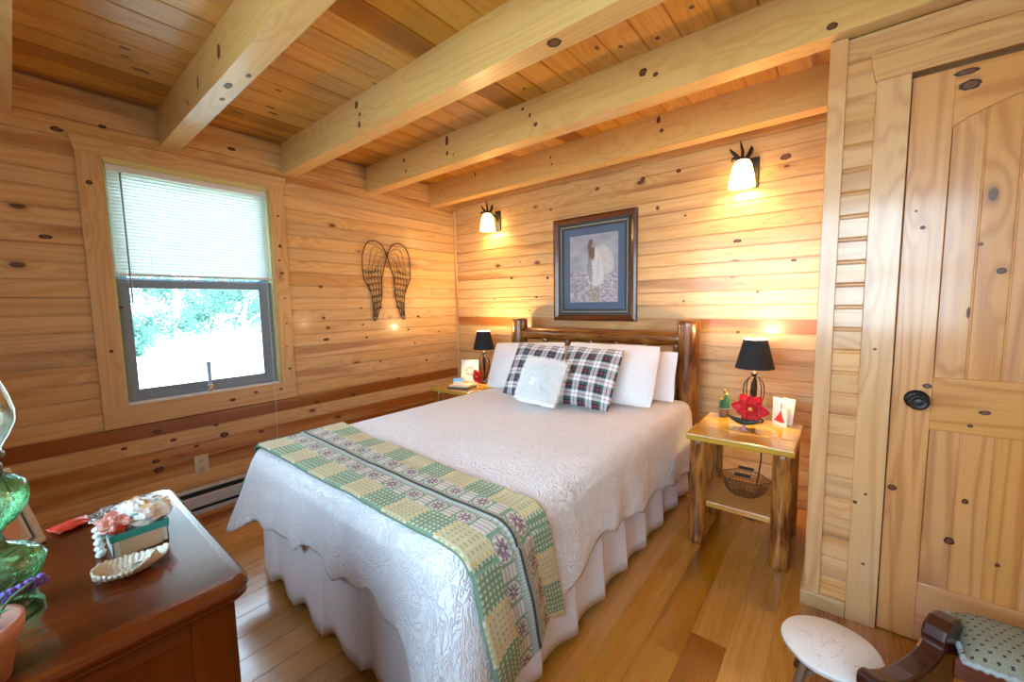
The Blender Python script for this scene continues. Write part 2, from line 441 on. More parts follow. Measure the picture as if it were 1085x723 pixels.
# wall_back (plane y = 0, faces -y)
m = MB(); O, U, V, N = (0, 0, 0), X, Z, (0, -1, 0)
for a, b in rows(0, .700-.092*7, .092, H):
    rnd = rng.random()*.88
    if abs(a-1.068) < .02: rnd = .95
    m.board(O, U, V, N, 0, X1, a, b, rnd, ch=.005)
for k, (u, v, a, b) in enumerate(KB): m.disc(O, U, V, N, u, v, a*.8, b*.8, seed=k+50)
wb = m.build('wall_back', [PINE, KNOT]); struct(wb, 'knotty pine board wall behind the headboard')
MB().box((-.16, .0065, 0), (X1+.1, .1, H), 0).build('wall_core', [PINE], wb)

# wall_right and wall_front (behind the camera)
m = MB()
for a, b in rows(0, .1, .092, H): m.board((X1, 0, 0), Y, Z, (-1, 0, 0), YF, 0, a, b, rng.random()*.88)
m.box((X1+.0065, YF-.1, 0), (X1+.1, .1, H), 1)
struct(m.build('wall_right', [PINE]))
FW = (1.35, 3.95, .95, 2.12)   # second window, unseen behind the camera, widened for cool daylight
m = MB()
for a, b in rows(0, .1, .092, H):
    segs = [(0, X1)] if (b <= FW[2] or a >= FW[3]) else [(0, FW[0]), (FW[1], X1)]
    for u0, u1 in segs: m.board((0, YF, 0), X, Z, (0, 1, 0), u0, u1, a, b, rng.random()*.88)
for a, b in (((-.16, YF-.1, 0), (FW[0], YF-.0065, H)), ((FW[1], YF-.1, 0), (X1+.1, YF-.0065, H)), ((FW[0], YF-.1, 0), (FW[1], YF-.0065, FW[2])), ((FW[0], YF-.1, FW[3]), (FW[1], YF-.0065, H))): m.box(a, b, 0)
struct(m.build('wall_front', [PINE]))

# floor: planks along y
m = MB(); pr = random.Random(21)
x = 2.482-.1245*21
k = 0
while x < X1:
    y = YF - pr.uniform(0, .8)
    while y < 0:
        L = pr.uniform(.45, 1.35); y0, y1 = max(YF, y), min(0, y+L)
        if y1 > y0+.005:
            rnd = pr.random()
            m.board((0, 0, 0), Y, (-1, 0, 0), Z, y0, y1-.0008, -min(x+.1245, X1), -max(x, -.01), rnd, ch=.0022, dp=.0015)
        y += L
    x += .1245
fl = m.build('floor', [FLOOR]); struct(fl, 'mixed tone hickory plank floor')
MB().box((-.16, YF-.1, -.06), (X1+.1, .1, -.0016)).build('subfloor', [FLOOR], fl)

# ceiling boards along y
m = MB(); x = .081-.1445
CK = [(.45, -2.45, .035, .012), (.62, -2.53, .02, .01), (.35, -2.1, .03, .012), (.31, -2.0, .03, .01), (.52, -1.9, .025, .012), (.75, -1.95, .02, .01), (.45, -1.86, .03, .013), (2.3, -1.1, .012, .01), (2.45, -1.05, .013, .01), (1.75, -1.1, .012, .01), (2.62, -1.15, .012, .01), (2.2, -.6, .014, .01), (2.5, -.55, .014, .011)]
while x < X1:
    m.board((0, 0, H), Y, X, (0, 0, -1), YF, 0, max(0, x), min(X1, x+.1445), rng.random(), ch=.006)
    x += .1445
for k, (u, v, a, b) in enumerate(CK): m.disc((0, 0, H), Y, X, (0, 0, -1), v, u, a, b, seed=k+90)
ce = m.build('ceiling', [PINE_C, KNOT]); struct(ce, 'tongue and groove pine board ceiling')
MB().box((-.16, YF-.1, H+.0065), (X1+.1, .1, H+.12), 1).build('roof_deck', [PINE_C], ce)

# beams
BZ = 2.233
BK = {2: [(1.02, 'f', .05, .014, .018), (1.03, 'f', .1, .012, .01), (2.26, 'f', .17, .022, .03), (2.27, 'b', .04, .03, .025), (1.0, 'f', .16, .018, .02)],
      3: [(.52, 'f', .14, .012, .016), (.54, 'f', .06, .010, .012), (1.0, 'f', .16, .015, .032), (1.0, 'f', .08, .012, .014), (1.06, 'f', .055, .006, .007), (1.65, 'f', .17, .012, .008), (1.74, 'f', .06, .014, .012), (1.70, 'f', .12, .008, .012), (2.36, 'f', .12, .018, .018), (2.42, 'f', .09, .012, .010), (3.05, 'f', .17, .02, .018), (3.06, 'f', .03, .018, .012)],
      4: [(2.2, 'f', .17, .012, .02), (2.22, 'f', .1, .012, .012), (1.4, 'f', .13, .008, .008), (1.41, 'f', .08, .007, .008), (.62, 'f', .17, .008, .02)],
      1: [(1.05, 'b', .04, .03, .014), (.9, 'b', .06, .02, .01), (1.2, 'b', .07, .018, .01), (1.1, 'f', .1, .02, .03), (.8, 'f', .08, .012, .03), (.62, 'f', .05, .010, .015)]}
beam_lab = ['pine ceiling beam nearest the camera, above the dresser', 'pine ceiling beam ending above the left half of the window', 'pine ceiling beam ending right of the window top', 'pine ceiling beam running over the closet wall', 'pine ceiling beam closest to the headboard wall']
for k, (y0, y1) in enumerate(((-2.985, -2.86), (-2.317, -2.223), (-1.646, -1.549), (-.983, -.885), (-.316, -.222))):
    m = MB(); m.box((0.0, y0, BZ), (X1 if k != 4 else 3.06, y1, H), 0, rnd=(.13+k*.17) % .85, off=k*3.1)
    for q, (x, face, h, ru, rv) in enumerate(BK.get(k, [])):
        if face == 'f': m.disc((0, y0, BZ), X, Z, (0, -1, 0), x, h, ru, rv, n=.0008, seed=q+k*20)
        else: m.disc((0, y0, BZ), X, Y, (0, 0, -1), x, h, ru, rv, n=.0008, seed=q+k*20)
    struct(m.build('ceiling_beam', [BEAM, KNOT]), beam_lab[k])
# corner strip between the left and back walls
struct(MB().box((0.0005, -.013, 0), (.03, -.0005, 2.232), 2, rnd=.4).build('trim_1', [PINE], bev=.003), 'thin pine strip in the corner')

# closet block: front face y = -.927
CX, CYF = 3.057, -.915
m = MB()
for a, b in rows(.05, .0535, .0852, 2.145):
    rnd = rng.random()*.86
    if abs(a-.0535) < .02 or abs(a-.9906) < .03: rnd = .95
    m.board((0, CYF, 0), X, Z, (0, -1, 0), 3.10, 3.22, a, b, rnd, ch=.010, dp=.008)
m.board((0, CYF, 0), X, Z, (0, -1, 0), 3.10, X1, 2.145, 2.232, .3, ch=.006)
for a, b in rows(.05, .04, .092, 2.232): m.board((CX+.012, 0, 0), Y, Z, (-1, 0, 0), CYF, 0, a, b, rng.random()*.86)
wc = m.build('wall_closet', [PINE_L]); struct(wc, 'pale pine board wall of the closet beside the door')
m = MB()
m.box((CX+.02, CYF+.009, 0), (3.285, -.01, 2.232), 2); m.box((3.285, CYF+.009, 2.05), (X1, -.01, 2.232), 0); m.box((4.07, CYF+.009, 0), (X1, -.01, 2.05), 2)
m.box((3.285, CYF+.06, 0), (4.07, -.01, 2.05), 2)
m.build('wall_core', [PINE_L], wc)
struct(MB().box((CX, CYF-.012, .06), (3.110, CYF+.03, 2.232), 2, rnd=.22).build('trim_2', [PINE_L], bev=.002), 'pale pine corner board of the closet')
struct(MB().box((3.047, CYF-.022, 0), (3.193, CYF+.03, .06), 0, rnd=.55).build('baseboard_closet', [PINE], bev=.002), 'short pine baseboard at the closet corner')
struct(MB().box((3.047, -.875, 0), (3.068, -.02, .06), 1, rnd=.35).build('baseboard_side', [PINE], bev=.002))

# door
dr = thing('door_1', 'knotty pine closet door with arched panel and black knob', 'door', (3.289, CYF, 0)); del dr['category']; struct(dr)
def K(m, O, U, V, N, lst, mi=1):
    for q, (u, v, a, b) in enumerate(lst): m.disc(O, U, V, N, u, v, a, b, n=.0008, seed=q+int(u*1000), mi=mi)
DW, DH, ST = .762, 2.03, .103
yf = -.002           # door face (local y)
m = MB(); m.box((3.194-3.289, -.018, 0), (-.004, .02, 2.046), 2, rnd=.31)
K(m, (0, -.0185, 0), X, Z, (0, -1, 0), [(-.055, 1.09, .005, .005), (-.055, .53, .005, .005), (-.085, .49, .007, .007), (-.05, .25, .006, .005)])
m.build('door_casing', [PINE_L, KNOT], dr, bev=.002)
MB().box((DW+.004, -.018, 0), (DW+.095, .02, 2.046), 2, rnd=.61).build('door_casing', [PINE_L], dr, bev=.002)
MB().prism([(3.191-3.289, 2.046), (DW+.1, 2.046), (DW+.115, 2.14), (3.176-3.289, 2.14)], (0, -.021, 0), X, Z, Y, .03, rnd=.44).build('door_header', [PINE_L], dr, bev=.003)
m = MB(); m.box((0, yf, .004), (ST, .033, DH), 2, rnd=.27)
K(m, (0, yf-.0005, 0), X, Z, (0, -1, 0), [(.090, .965, .012, .009), (.018, .571, .013, .011), (.05, 1.52, .007, .007), (.03, 1.58, .004, .004)])
m.build('stile', [PINE_DOOR, KNOT], dr, bev=.002)
MB().box((DW-ST, yf, .004), (DW, .033, DH), 2, rnd=.67).build('stile', [PINE_DOOR], dr, bev=.002)
# top rail with arched underside
arch = [(ST, 1.842)]
for q in range(17):
    a = q/16; x = ST+(DW-2*ST)*a
    arch.append((x, 1.842+.085*math.sin(PI*a)**.8))
poly = [(ST, DH)] + arch[1:] + [(DW-ST, DH)]
m = MB(); m.prism(poly[::-1], (0, yf, 0), X, Z, Y, .034, rnd=.52)
K(m, (0, yf-.0005, 0), X, Z, (0, -1, 0), [(.135, 1.965, .026, .016), (.125, 2.008, .03, .01), (.55, 1.99, .012, .01)])
m.build('top_rail', [PINE_DOOR, KNOT], dr)
m = MB(); m.box((ST, yf, .810), (DW-ST, .033, .998), 0, rnd=.71)
K(m, (0, yf-.0005, 0), X, Z, (0, -1, 0), [(.17+.06, .89, .014, .007), (.20, .84, .007, .006)])
m.build('lock_rail', [PINE_DOOR, KNOT], dr, bev=.002)
MB().box((ST, yf, .004), (DW-ST, .033, .232), 0, rnd=.12).build('bottom_rail', [PINE_DOOR], dr, bev=.002)
for z0, z1, nm, rs in ((.228, .815, 'lower_panel', .1), (.99, 1.96, 'upper_panel', .35)):
    m = MB(); n = 7; w = (DW-2*ST)/n
    for q in range(n): m.board((0, yf+.010, 0), Z, X, (0, -1, 0), z0, z1, ST+q*w, ST+(q+1)*w, (rs+q*.27) % .8, ch=.004, dp=.004)
    K(m, (0, yf+.0095, 0), X, Z, (0, -1, 0), [(.175, .414, .014, .013), (.205, .569, .009, .009), (.29, .37, .006, .007)] if z0 < .5 else [(.24, 1.36, .012, .01), (.19, 1.45, .006, .006), (.35, 1.2, .007, .01), (.45, 1.4, .012, .012), (.175, 1.225, .004, .02), (.53, 1.62, .010, .012), (.33, 1.72, .006, .006)])
    m.box((ST, yf+.0145, z0), (DW-ST, .03, z1), 2)
    m.build(nm, [PINE_DOOR, KNOT], dr)
kb = MB().lathe([(0, 0), (.034, 0), (.034, .004), (.022, .008), (.012, .012), (.011, .030), (.020, .036), (.028, .044), (.029, .052), (.024, .060), (.019, .063), (.018, .061), (.010, .063), (0, .064)], 32, M=Matrix.Rotation(PI/2, 3, 'X'))
kb.build('door_knob', BLACK, dr, loc=(.066, yf-.0002, .914), label='round black door knob')

# ================================================================ WINDOW
wn = thing('window_1', 'single window with grey sash under a half lowered blind', 'window'); del wn['category']; struct(wn)
m = MB()
for a, b, ax, rd in (((.0, CY0, CZ0+.115), (.014, WY0, 2.115), 2, .2), ((.0, WY1, CZ0+.115), (.014, CY1, 2.115), 2, .6), ((.0, CY0, CZ0), (.014, CY1, WZ0-.003), 1, .45)):
    q = MB(); q.box((a[0], a[1], a[2]), b, ax, rnd=rd)
    if ax == 2 and a[1] < -2.5: K(q, (.0145, 0, 0), Y, Z, X, [(-2.625, 1.96, .014, .012), (-2.61, 1.06, .010, .008)])
    if ax == 2 and a[1] > -2: K(q, (.0145, 0, 0), Y, Z, X, [(-1.70, 1.93, .008, .008), (-1.70, 1.72, .010, .014), (-1.71, 1.62, .008, .008), (-1.70, 1.53, .016, .010), (-1.69, 1.35, .007, .006), (-1.69, 1.17, .007, .007), (-1.70, 1.0, .006, .006), (-1.69, .84, .01, .008)])
    if ax == 1: K(q, (.0145, 0, 0), Y, Z, X, [(-2.06, .68, .018, .010), (-1.92, .705, .014, .008), (-1.76, .70, .012, .008)])
    q.build('casing', [PINE, KNOT], wn, bev=.002)
q = MB().prism([(CY0, 2.113), (CY1, 2.113), (CY1+.02, 2.20), (CY0-.02, 2.20)], (0, 0, 0), Y, Z, X, .017, rnd=.33)
q.build('casing', [PINE, KNOT], wn, bev=.002)
m = MB()  # jambs
m.box((-.15, WY0-.003, WZ0-.003), (.0, WY0+.012, WZ1), 2); m.box((-.15, WY1-.012, WZ0-.003), (.0, WY1+.003, WZ1), 2)
m.box((-.15, WY0, WZ1-.012), (.0, WY1, WZ1+.02), 1)
m.build('jamb', GREEN_EDGE, wn)
MB().box((-.15, WY0+.012, WZ0-.003), (.004, WY1-.012, WZ0+.010), 1).build('window_sill', VINYL_L, wn, bev=.002)
def sash(x0, x1, y0, y1, z0, z1, wl_, wr, wb_, wt, name='sash'):
    m = MB()
    m.box((x0, y0, z0), (x1, y0+wl_, z1)); m.box((x0, y1-wr, z0), (x1, y1, z1))
    m.box((x0, y0+wl_, z0), (x1, y1-wr, z0+wb_)); m.box((x0, y0+wl_, z1-wt), (x1, y1-wr, z1))
    xs = (x0+x1)/2+.004
    m.box((xs, y0+wl_-.001, z0+wb_-.001), (xs+.012, y0+wl_+.008, z1-wt)); m.box((xs, y1-wr-.008, z0+wb_), (xs+.012, y1-wr+.001, z1-wt))
    m.box((xs, y0+wl_+.008, z0+wb_-.001), (xs+.012, y1-wr-.008, z0+wb_+.008))
    s = m.build(name, VINYL, wn, bev=.002)
    MB().box((x0+.012, y0+wl_-.003, z0+wb_-.003), (x0+.016, y1-wr+.003, z1-wt+.003)).build('pane', PANE, s)
    return s
sash(-.075, -.040, WY0+.012, WY1-.012, WZ0+.010, 1.46, .05, .07, .06, .05)
sash(-.115, -.078, WY0+.012, WY1-.012, 1.42, WZ1-.012, .05, .05, .045, .045)
lk = MB().box((-.07, -2.08, 1.461), (-.045, -2.02, 1.472)).box((-.062, -2.06, 1.472), (-.052, -2.03, 1.480)).build('sash_lock', VINYL_L, wn, bev=.002)

# blind
bl = thing('window_blind', 'white slatted blind lowered over the upper half of the window', 'window blind', (-.020, 0, 0))
BY0, BY1 = WY0+.015, WY1-.014
m = MB(); m.box((-.014, BY0, 2.050), (.014, BY1, 2.082)); m.build('headrail', VINYL_L, bl, bev=.002)
m = MB(); z = 2.044; sr = random.Random(3)
while z > 1.500:
    t = R(62+sr.uniform(-1.5, 1.5)); w = .0130
    def fn(a, b, z=z, t=t, w=w):
        q = (a*2-1); cv = .0022*(1-q*q)
        return (q*w*math.cos(t)+cv*math.sin(t), BY0+.004+(BY1-BY0-.008)*b, z-q*w*math.sin(t)+cv*math.cos(t)), (a, b)
    m.grid(fn, 4, 1); z -= .0186
m.build('slats', SLAT, bl)
MB().box((-.012, BY0+.003, 1.478), (.012, BY1-.003, 1.492)).build('bottom_rail', VINYL_L, bl, bev=.003)
for y in (-2.40, -2.16, -1.93): MB().tube([(.0135, y, 2.05), (.0135, y, 1.49)], .0006, 5).build('ladder_cord', VINYL_L, bl)
MB().tube([(.018, -2.500, 2.045), (.024, -2.500, 1.9), (.026, -2.500, 1.31)], .0042, 8).build('tilt_wand', plain('grey_plastic', (.30, .31, .32), .35), bl)
m = MB(); m.tube([(.016, -1.795, 2.05), (.022, -1.797, 1.2), (.036, -1.80, .60), (.036, -1.805, .34)], .0013, 6)
m.lathe([(0, 0), (.005, .002), (.004, .03), (.0015, .034)], 10, c=(.036, -1.805, .31)); m.build('pull_cord', VINYL_L, bl)

# ornament on the sill
vi = thing('glass_ornament', 'slim pale glass ornament with gold beaded foot standing on the window sill', 'ornament', (-.012, -2.168, WZ0+.010))
MB().lathe([(0, .045), (.009, .045), (.010, .06), (.011, .12), (.013, .19), (.009, .192), (.007, .12), (0, .06)], 16).build('glass_stem', translucent('milky_glass', (.55, .62, .72), .5), vi)
m = MB()
for zz, n in ((.006, 7), (.018, 6), (.030, 6), (.041, 5)):
    for q in range(n): a = q*2*PI/n+zz*40; m.ball((.009*math.cos(a), .009*math.sin(a), zz), .006, 8, 6, mi=q % 2)
m.build('beaded_foot', [GOLD, VINYL_L], vi)

# heater
ht = thing('baseboard_heater', 'grey metal baseboard heater low on the wall under the window', 'heater', (0, 0, 0))
HY0, HY1 = -3.0, -.92
prof = [(0.003, .158), (.045, .150), (.060, .128), (.060, .118), (.048, .122)]
MB().prism([(.003, .020), (.003, .158), (.040, .156), (.046, .150), (.012, .146), (.012, .020)], (0, HY0, 0), X, Z, Y, HY1-HY0).build('back_plate', HEATER, ht)
MB().prism([(.050, .045), (.060, .048), (.062, .112), (.050, .118), (.048, .112)], (0, HY0, 0), X, Z, Y, HY1-HY0).build('front_cover', HEATER, ht, bev=.001)
MB().prism([(.004, 0), (.058, 0), (.060, .022), (.050, .024), (.004, .022)], (0, HY0, 0), X, Z, Y, HY1-HY0).build('lower_lip', HEATER, ht, bev=.001)
MB().box((.013, HY0+.01, .024), (.045, HY1-.01, .130)).build('heating_fins', DARK, ht)
for y in (HY0-.004, HY1-.03): MB().box((.003, y, 0), (.064, y+.034, .160)).build('end_cap', HEATER, ht, bev=.003)

# outlet
ol = thing('wall_outlet', 'ivory duplex wall outlet above the baseboard heater', 'outlet', (.0, -2.253, .297))
MB().box((.0003, -.037, -.060), (.006, .037, .060)).build('cover_plate', IVORY, ol, bev=.003)
for dz in (.026, -.026):
    r_ = MB().box((.006, -.017, dz-.015), (.0085, .017, dz+.015)).build('receptacle', IVORY, ol, bev=.003)
    MB().box((.0086, -.009, dz-.004), (.0089, -.006, dz+.008)).box((.0086, .006, dz-.004), (.0089, .009, dz+.008)).box((.0086, -.002, dz-.012), (.0089, .003, dz-.008)).build('slot', DARK, r_)

# ================================================================ BED
def log(name, p0, p1, r, parent, seed=1, wob=.07, taper=0.0, seg=26, mat=LOG):
    p0, p1 = Vector(p0), Vector(p1); L = (p1-p0).length
    n = max(4, int(L/.03)); rot = (p1-p0).to_track_quat('Z', 'Y').to_matrix()
    prof = [(0, 0), (r*.9, 0), (r, .008)]+[(r*(1-taper*k/n), L*k/n) for k in range(1, n)]+[(r*(1-taper), L-.008), (r*.9*(1-taper), L), (0, L)]
    m = MB().lathe(prof, seg, c=p0, M=rot, wob=wob, seed=seed, rnd=(seed*.137) % 1)
    return m.build(name, mat, parent)
bed = thing('log_bed', 'peeled log headboard bed with thick posts against the back wall', 'bed')
log('post', (.938, -.135, 0), (.938, -.135, 1.155), .071, bed, 1, .05)
log('post', (2.356, -.135, 0), (2.356, -.135, 1.155), .071, bed, 2, .05)
log('top_rail', (.97, -.135, 1.030), (2.325, -.135, 1.030), .050, bed, 3, .09)
for q, x in enumerate((2.285, 1.005)):
    MB().lathe([(.0, -.018), (.044, -.018), (.046, 0), (.044, .018), (0, .018)], 20, axis=0, wob=.06, seed=q).build('rail_tenon', LOG, bed, loc=(x, -.135, 1.030))
log('lower_rail', (.97, -.135, .48), (2.325, -.135, .48), .045, bed, 4, .09)
for q in range(6): log('spindle', (1.217+q*.2125-.0, -.135, .50), (1.217+q*.2125, -.135, 1.0), .025, bed, 10+q, .08)
for (x, y) in ((1.52, -2.20), (1.1, -1.2), (2.2, -1.2), (2.25, -2.2)):
    MB().box((x-.012, y-.012, .0), (x+.012, y+.012, .30)).box((x-.022, y-.022, 0), (x+.022, y+.022, .012)).build('leg', BLACK, bed, bev=.002)
m = MB(); m.box((1.02, -2.23, .30), (2.36, -.22, .33)); m.build('frame', BLACK, bed)

x0, x1, y0, y1, TOP, RE = .985, 2.395, -2.285, -.215, .625, .05
def lerp_t(tab, t):
    if t <= tab[0][0]: return tab[0][1]
    for (a, va), (b, vb) in zip(tab, tab[1:]):
        if t <= b: q = (t-a)/(b-a); q = q*q*(3-2*q); return va+(vb-va)*q
    return tab[-1][1]
HF = [(1.0, .25), (1.10, .315), (1.24, .321), (1.33, .328), (1.45, .322), (1.56, .36), (1.66, .379), (1.76, .338), (1.9, .36), (2.0, .377), (2.08, .336), (2.22, .325), (2.30, .19), (2.395, .10)]
HR = [(-2.285, .10), (-2.12, .13), (-2.0, .22), (-1.9, .20), (-1.77, .25), (-1.65, .29), (-1.5, .33), (-1.355, .31), (-1.1, .27), (-.88, .272), (-.6, .23), (-.43, .196), (-.2, .20)]
def flare(P, d):
    """sideways push of the hanging cloth at outline point P, depth d below the rounded edge"""
    k = d/.33
    a = math.exp(-((P.x-x0)**2+(P.y-y0)**2)/.085**2); b = math.exp(-((P.x-x1)**2+(P.y-y0)**2)/.17**2)
    return Vector((-.06, -.135, 0))*a*k + Vector((.05, -.06, 0))*b*k
def drape(P, n, dist, lift=0.0):
    """P outline point, n outward normal, dist distance along the cloth measured from the inset edge (negative = on top)"""
    arc = RE*PI/2
    if dist <= 0:
        q = P - n*(RE-dist) if False else P + n*(dist-RE)
        z = TOP + .006*noise.noise(Vector((q.x*3, q.y*3, 0))) + .0035*noise.noise(Vector((q.x*9, q.y*9, 2)))
        return Vector((q.x, q.y, z+lift))
    if dist < arc:
        a = dist/RE
        q = P + n*(RE*(math.sin(a)-1) + lift*math.sin(a))
        return Vector((q.x, q.y, TOP-RE*(1-math.cos(a))+lift*math.cos(a)))
    d = dist-arc; s = P.x*1.0-P.y*1.0
    w = .5+.5*math.sin(s*17+1.2*math.sin(s*5))
    off = .008 + .020*min(1, d/.25)*w + .006*noise.noise(Vector((s*8, d*6, 4)))*min(1, d/.1)
    q = P + n*(off+lift)
    f = flare(P, d)
    return Vector((q.x, q.y, TOP-RE-d)) + f
# outline samples
OUT = []
cr = .07
def seg_pts(a, b, n, nrm):
    for k in range(n): q = k/n; OUT.append((Vector((a[0]+(b[0]-a[0])*q, a[1]+(b[1]-a[1])*q, 0)), Vector(nrm)))
seg_pts((x0, y1), (x0, y0+cr), 80, (-1, 0, 0))
for k in range(14):
    a = PI + (PI/2)*k/14; OUT.append((Vector((x0+cr+cr*math.cos(a), y0+cr+cr*math.sin(a), 0)), Vector((math.cos(a), math.sin(a), 0))))
seg_pts((x0+cr, y0), (x1-cr, y0), 80, (0, -1, 0))
for k in range(14):
    a = -PI/2 + (PI/2)*k/14; OUT.append((Vector((x1-cr+cr*math.cos(a), y0+cr+cr*math.sin(a), 0)), Vector((math.cos(a), math.sin(a), 0))))
seg_pts((x1, y0+cr), (x1, y1), 80, (1, 0, 0)); OUT.append((Vector((x1, y1, 0)), Vector((1, 0, 0))))
def hem(P, n):
    if n.x < -.7: return .30 if P.y > y0+.3 else lerp_t([(y0, .24), (y0+.3, .30)], P.y)
    if n.y < -.7: return lerp_t(HF, P.x)
    return lerp_t(HR, P.y)
NT_, NH = 16, 24
m = MB(); vs, uv, fs = [], [], []
arc = RE*PI/2
for P, n in OUT:
    sp = Vector(((x0+x1)/2, min(y1, max(-1.55, P.y)), 0))
    e = P - n*RE
    for k in range(NT_):
        q = k/NT_; p = sp.lerp(e, q)
        vs.append((p.x, p.y, TOP + .006*noise.noise(Vector((p.x*3, p.y*3, 0))) + .0035*noise.noise(Vector((p.x*9, p.y*9, 2))))); uv.append((p.x, p.y))
    tot = arc + TOP-RE-hem(P, n)
    for k in range(NH+1):
        dd = tot*k/NH
        if k: dd += .010*math.sin((P.x-P.y)*42)*(k/NH)**3
        p = drape(P, n, dd); vs.append(p); uv.append((P.x+n.x*(dd-RE), P.y+n.y*(dd-RE)))
W = NT_+NH+1
for i in range(len(OUT)-1):
    for j in range(W-1): fs.append((i*W+j, i*W+j+1, (i+1)*W+j+1, (i+1)*W+j))
m.add(vs, fs, uv, sm=True)
cov = m.build('bed_coverlet', COVER, solid=.006, weld=True); tag(cov, 'white quilted coverlet draped over the bed with scalloped hem', 'bedspread')

# bed skirt: pleated valance
m = MB(); vs, uv, fs = [], [], []
pts = []
for (P, n), (P2, n2_) in zip(OUT, OUT[1:]+OUT[-1:]):
    for q in (0, .34, .67):
        nn = n.lerp(n2_, q); pts.append((P.lerp(P2, q)-nn*.022, nn))
s = 0; prev = None; NR = 10
for i, (P, n) in enumerate(pts):
    if prev is not None: s += (P-prev).length
    prev = P
    for k in range(NR+1):
        q = k/NR; z = .50 - q*(.50-.035)
        cyc = (s/.25+.1+.12*math.sin(s*3)) % 1.0; saw = cyc/.86 if cyc < .86 else (1-cyc)/.14
        pl = math.exp(-((cyc-.5)/.07)**2)
        o = n*((.024*saw**1.5+.006*math.sin(s*27+1)+.004)*q)
        vs.append((P.x+o.x, P.y+o.y, z+(.008-.014*saw+.006*math.sin(s*9))*q**3)); uv.append((s, z))
for i in range(len(pts)-1):
    for j in range(NR): fs.append((i*(NR+1)+j, i*(NR+1)+j+1, (i+1)*(NR+1)+j+1, (i+1)*(NR+1)+j))
m.add(vs, fs, uv, sm=True)
sk = m.build('bed_skirt', SKIRT, solid=.003); tag(sk, 'pale pleated bed skirt hanging below the white coverlet', 'bed skirt')

# folded woven blanket across the foot
BLUE_G, GRN, YELO, PUR, PNK, CRM = (.30, .40, .42), (.19, .31, .20), (.60, .55, .34), (.22, .15, .18), (.45, .38, .36), (.62, .62, .52)
def weave(L, w):
    """colour of the overshot weave: L metres along, w 0..1 across the folded width"""
    fold = .50
    wl_ = w/fold if w < fold else (1-w)/(1-fold)       # 0 outer edge .. 1 fold line
    W_ = .22
    if abs(w-fold) < .006: return (.05, .045, .045)
    a = wl_*W_
    per = .25
    ph = (L + (0 if w < fold else .02)) % per
    if a > .195: # stripe by the fold
        return (.30, .32, .28) if int(L/.006) % 2 else (.42, .44, .36)
    if a > .125: # flower band
        c = ((ph+.06) % (per/2))-per/4; r = math.hypot(c, (a-.16)); an = math.atan2(a-.16, c)
        if r < .020*(1+.4*math.cos(8*an)) and r > .006: return PUR
        if abs(abs(c)-.036) < .004 or abs(r-.037) < .003: return GRN
        if abs(c) > .04: return PNK if int(a/.009) % 2 else CRM
        return CRM if int(L/.006) % 2 else PNK
    blk = ph < per/2
    if a < .005: return (.16, .22, .14)
    gx, gy = int(L/.0095) % 2, int(a/.0095) % 2
    if blk:
        edge = min(ph, per/2-ph) < .012
        if edge: return (.66, .50, .14) if gy else CRM
        return YELO if (gx or gy) else (.40, .40, .22)
    return GRN if (gx == 0 or gy == 0) else (.58, .63, .46)
m = MB()
XA, XB = x0-.20, x1+.40
NL, NW = 700, 130
def runner(a, b):
    Xc = XA+(XB-XA)*a
    past = max(0, Xc-(x1-RE))
    q = past/.45
    yn = (-2.262 + .10*q); yf_ = (-1.83 - .085*math.sin(PI*min(1, max(0, (Xc-x0)/1.3))*.5)*(1-q) + .02*q)
    if Xc < x0: yf_ = -1.83
    Yc = yn+(yf_-yn)*b
    # thickness of the folded layers, rolled at the edges
    bu = .010*min(1, b/.03, (1-b)/.02)**.5 + .006*math.exp(-((b-.5)/.02)**2) + .004*noise.noise(Vector((Xc*4, b*5, 1)))
    if b > .5: bu += .003
    if Xc < (x0+x1)/2:
        p = drape(Vector((x0, Yc, 0)), Vector((-1, 0, 0)), (x0+RE)-Xc, bu+.010)
    else:
        cut = .0
        if q > .8: cut = 0
        e = Xc
        # lower hem dips at both corners, rises at the fold
        if past > 0: e = (x1-RE) + past*(1 - .17*math.exp(-((b-.62)/.16)**2) - .05*math.sin(b*9)*1.0 + .03)
        p = drape(Vector((x1, Yc, 0)), Vector((1, 0, 0)), e-(x1-RE), bu+.011+.016*math.exp(-((b-.55)/.1)**2)*min(1, q*2))
    return p, (Xc, Yc)
m.grid(runner, NL, NW, col=lambda a, b: weave((XB-XA)*a, b))
rn = m.build('woven_blanket', colattr_mat('overshot_weave', .9, .4, 500), solid=.005); tag(rn, 'green and yellow patterned woven blanket folded across the foot of the bed', 'blanket')

# pillows
def pillow_mesh(w, h, t, n=28, pinch=.06, col=None, mb=None, flange=0.0, sag=0.0, seed=0):
    m = mb or MB()
    for side in (1, -1):
        def fn(a, b, side=side):
            u, v = a*2-1, b*2-1
            if side < 0: u = -u
            e = max(0, (1-abs(u)**2.2))*max(0, (1-abs(v)**2.2))
            T = t/2*(.45*e**.4+.62*e)
            rc = 1-.045*(abs(u*v))**3; x_ = u*w/2*(1-pinch*(1-v*v)*abs(u))*rc; z_ = v*h/2*(1-pinch*(1-u*u)*abs(v))*rc + .006*noise.noise(Vector((u*3+seed*5, v*2, 7)))*abs(v)
            T += (.012*noise.noise(Vector((u*2.5+seed, v*2, side)))+.005*noise.noise(Vector((u*7+seed, v*6, side*3))))*e
            z_ -= sag*(1-abs(u))*(v > 0)*v
            return Vector((x_, -side*T, z_+h/2)), (u*w/2+seed, v*h/2)
        m.grid(fn, n, n, col=(lambda a, b, side=side: col((a*2-1)*side, b*2-1)) if col else None)
    return m
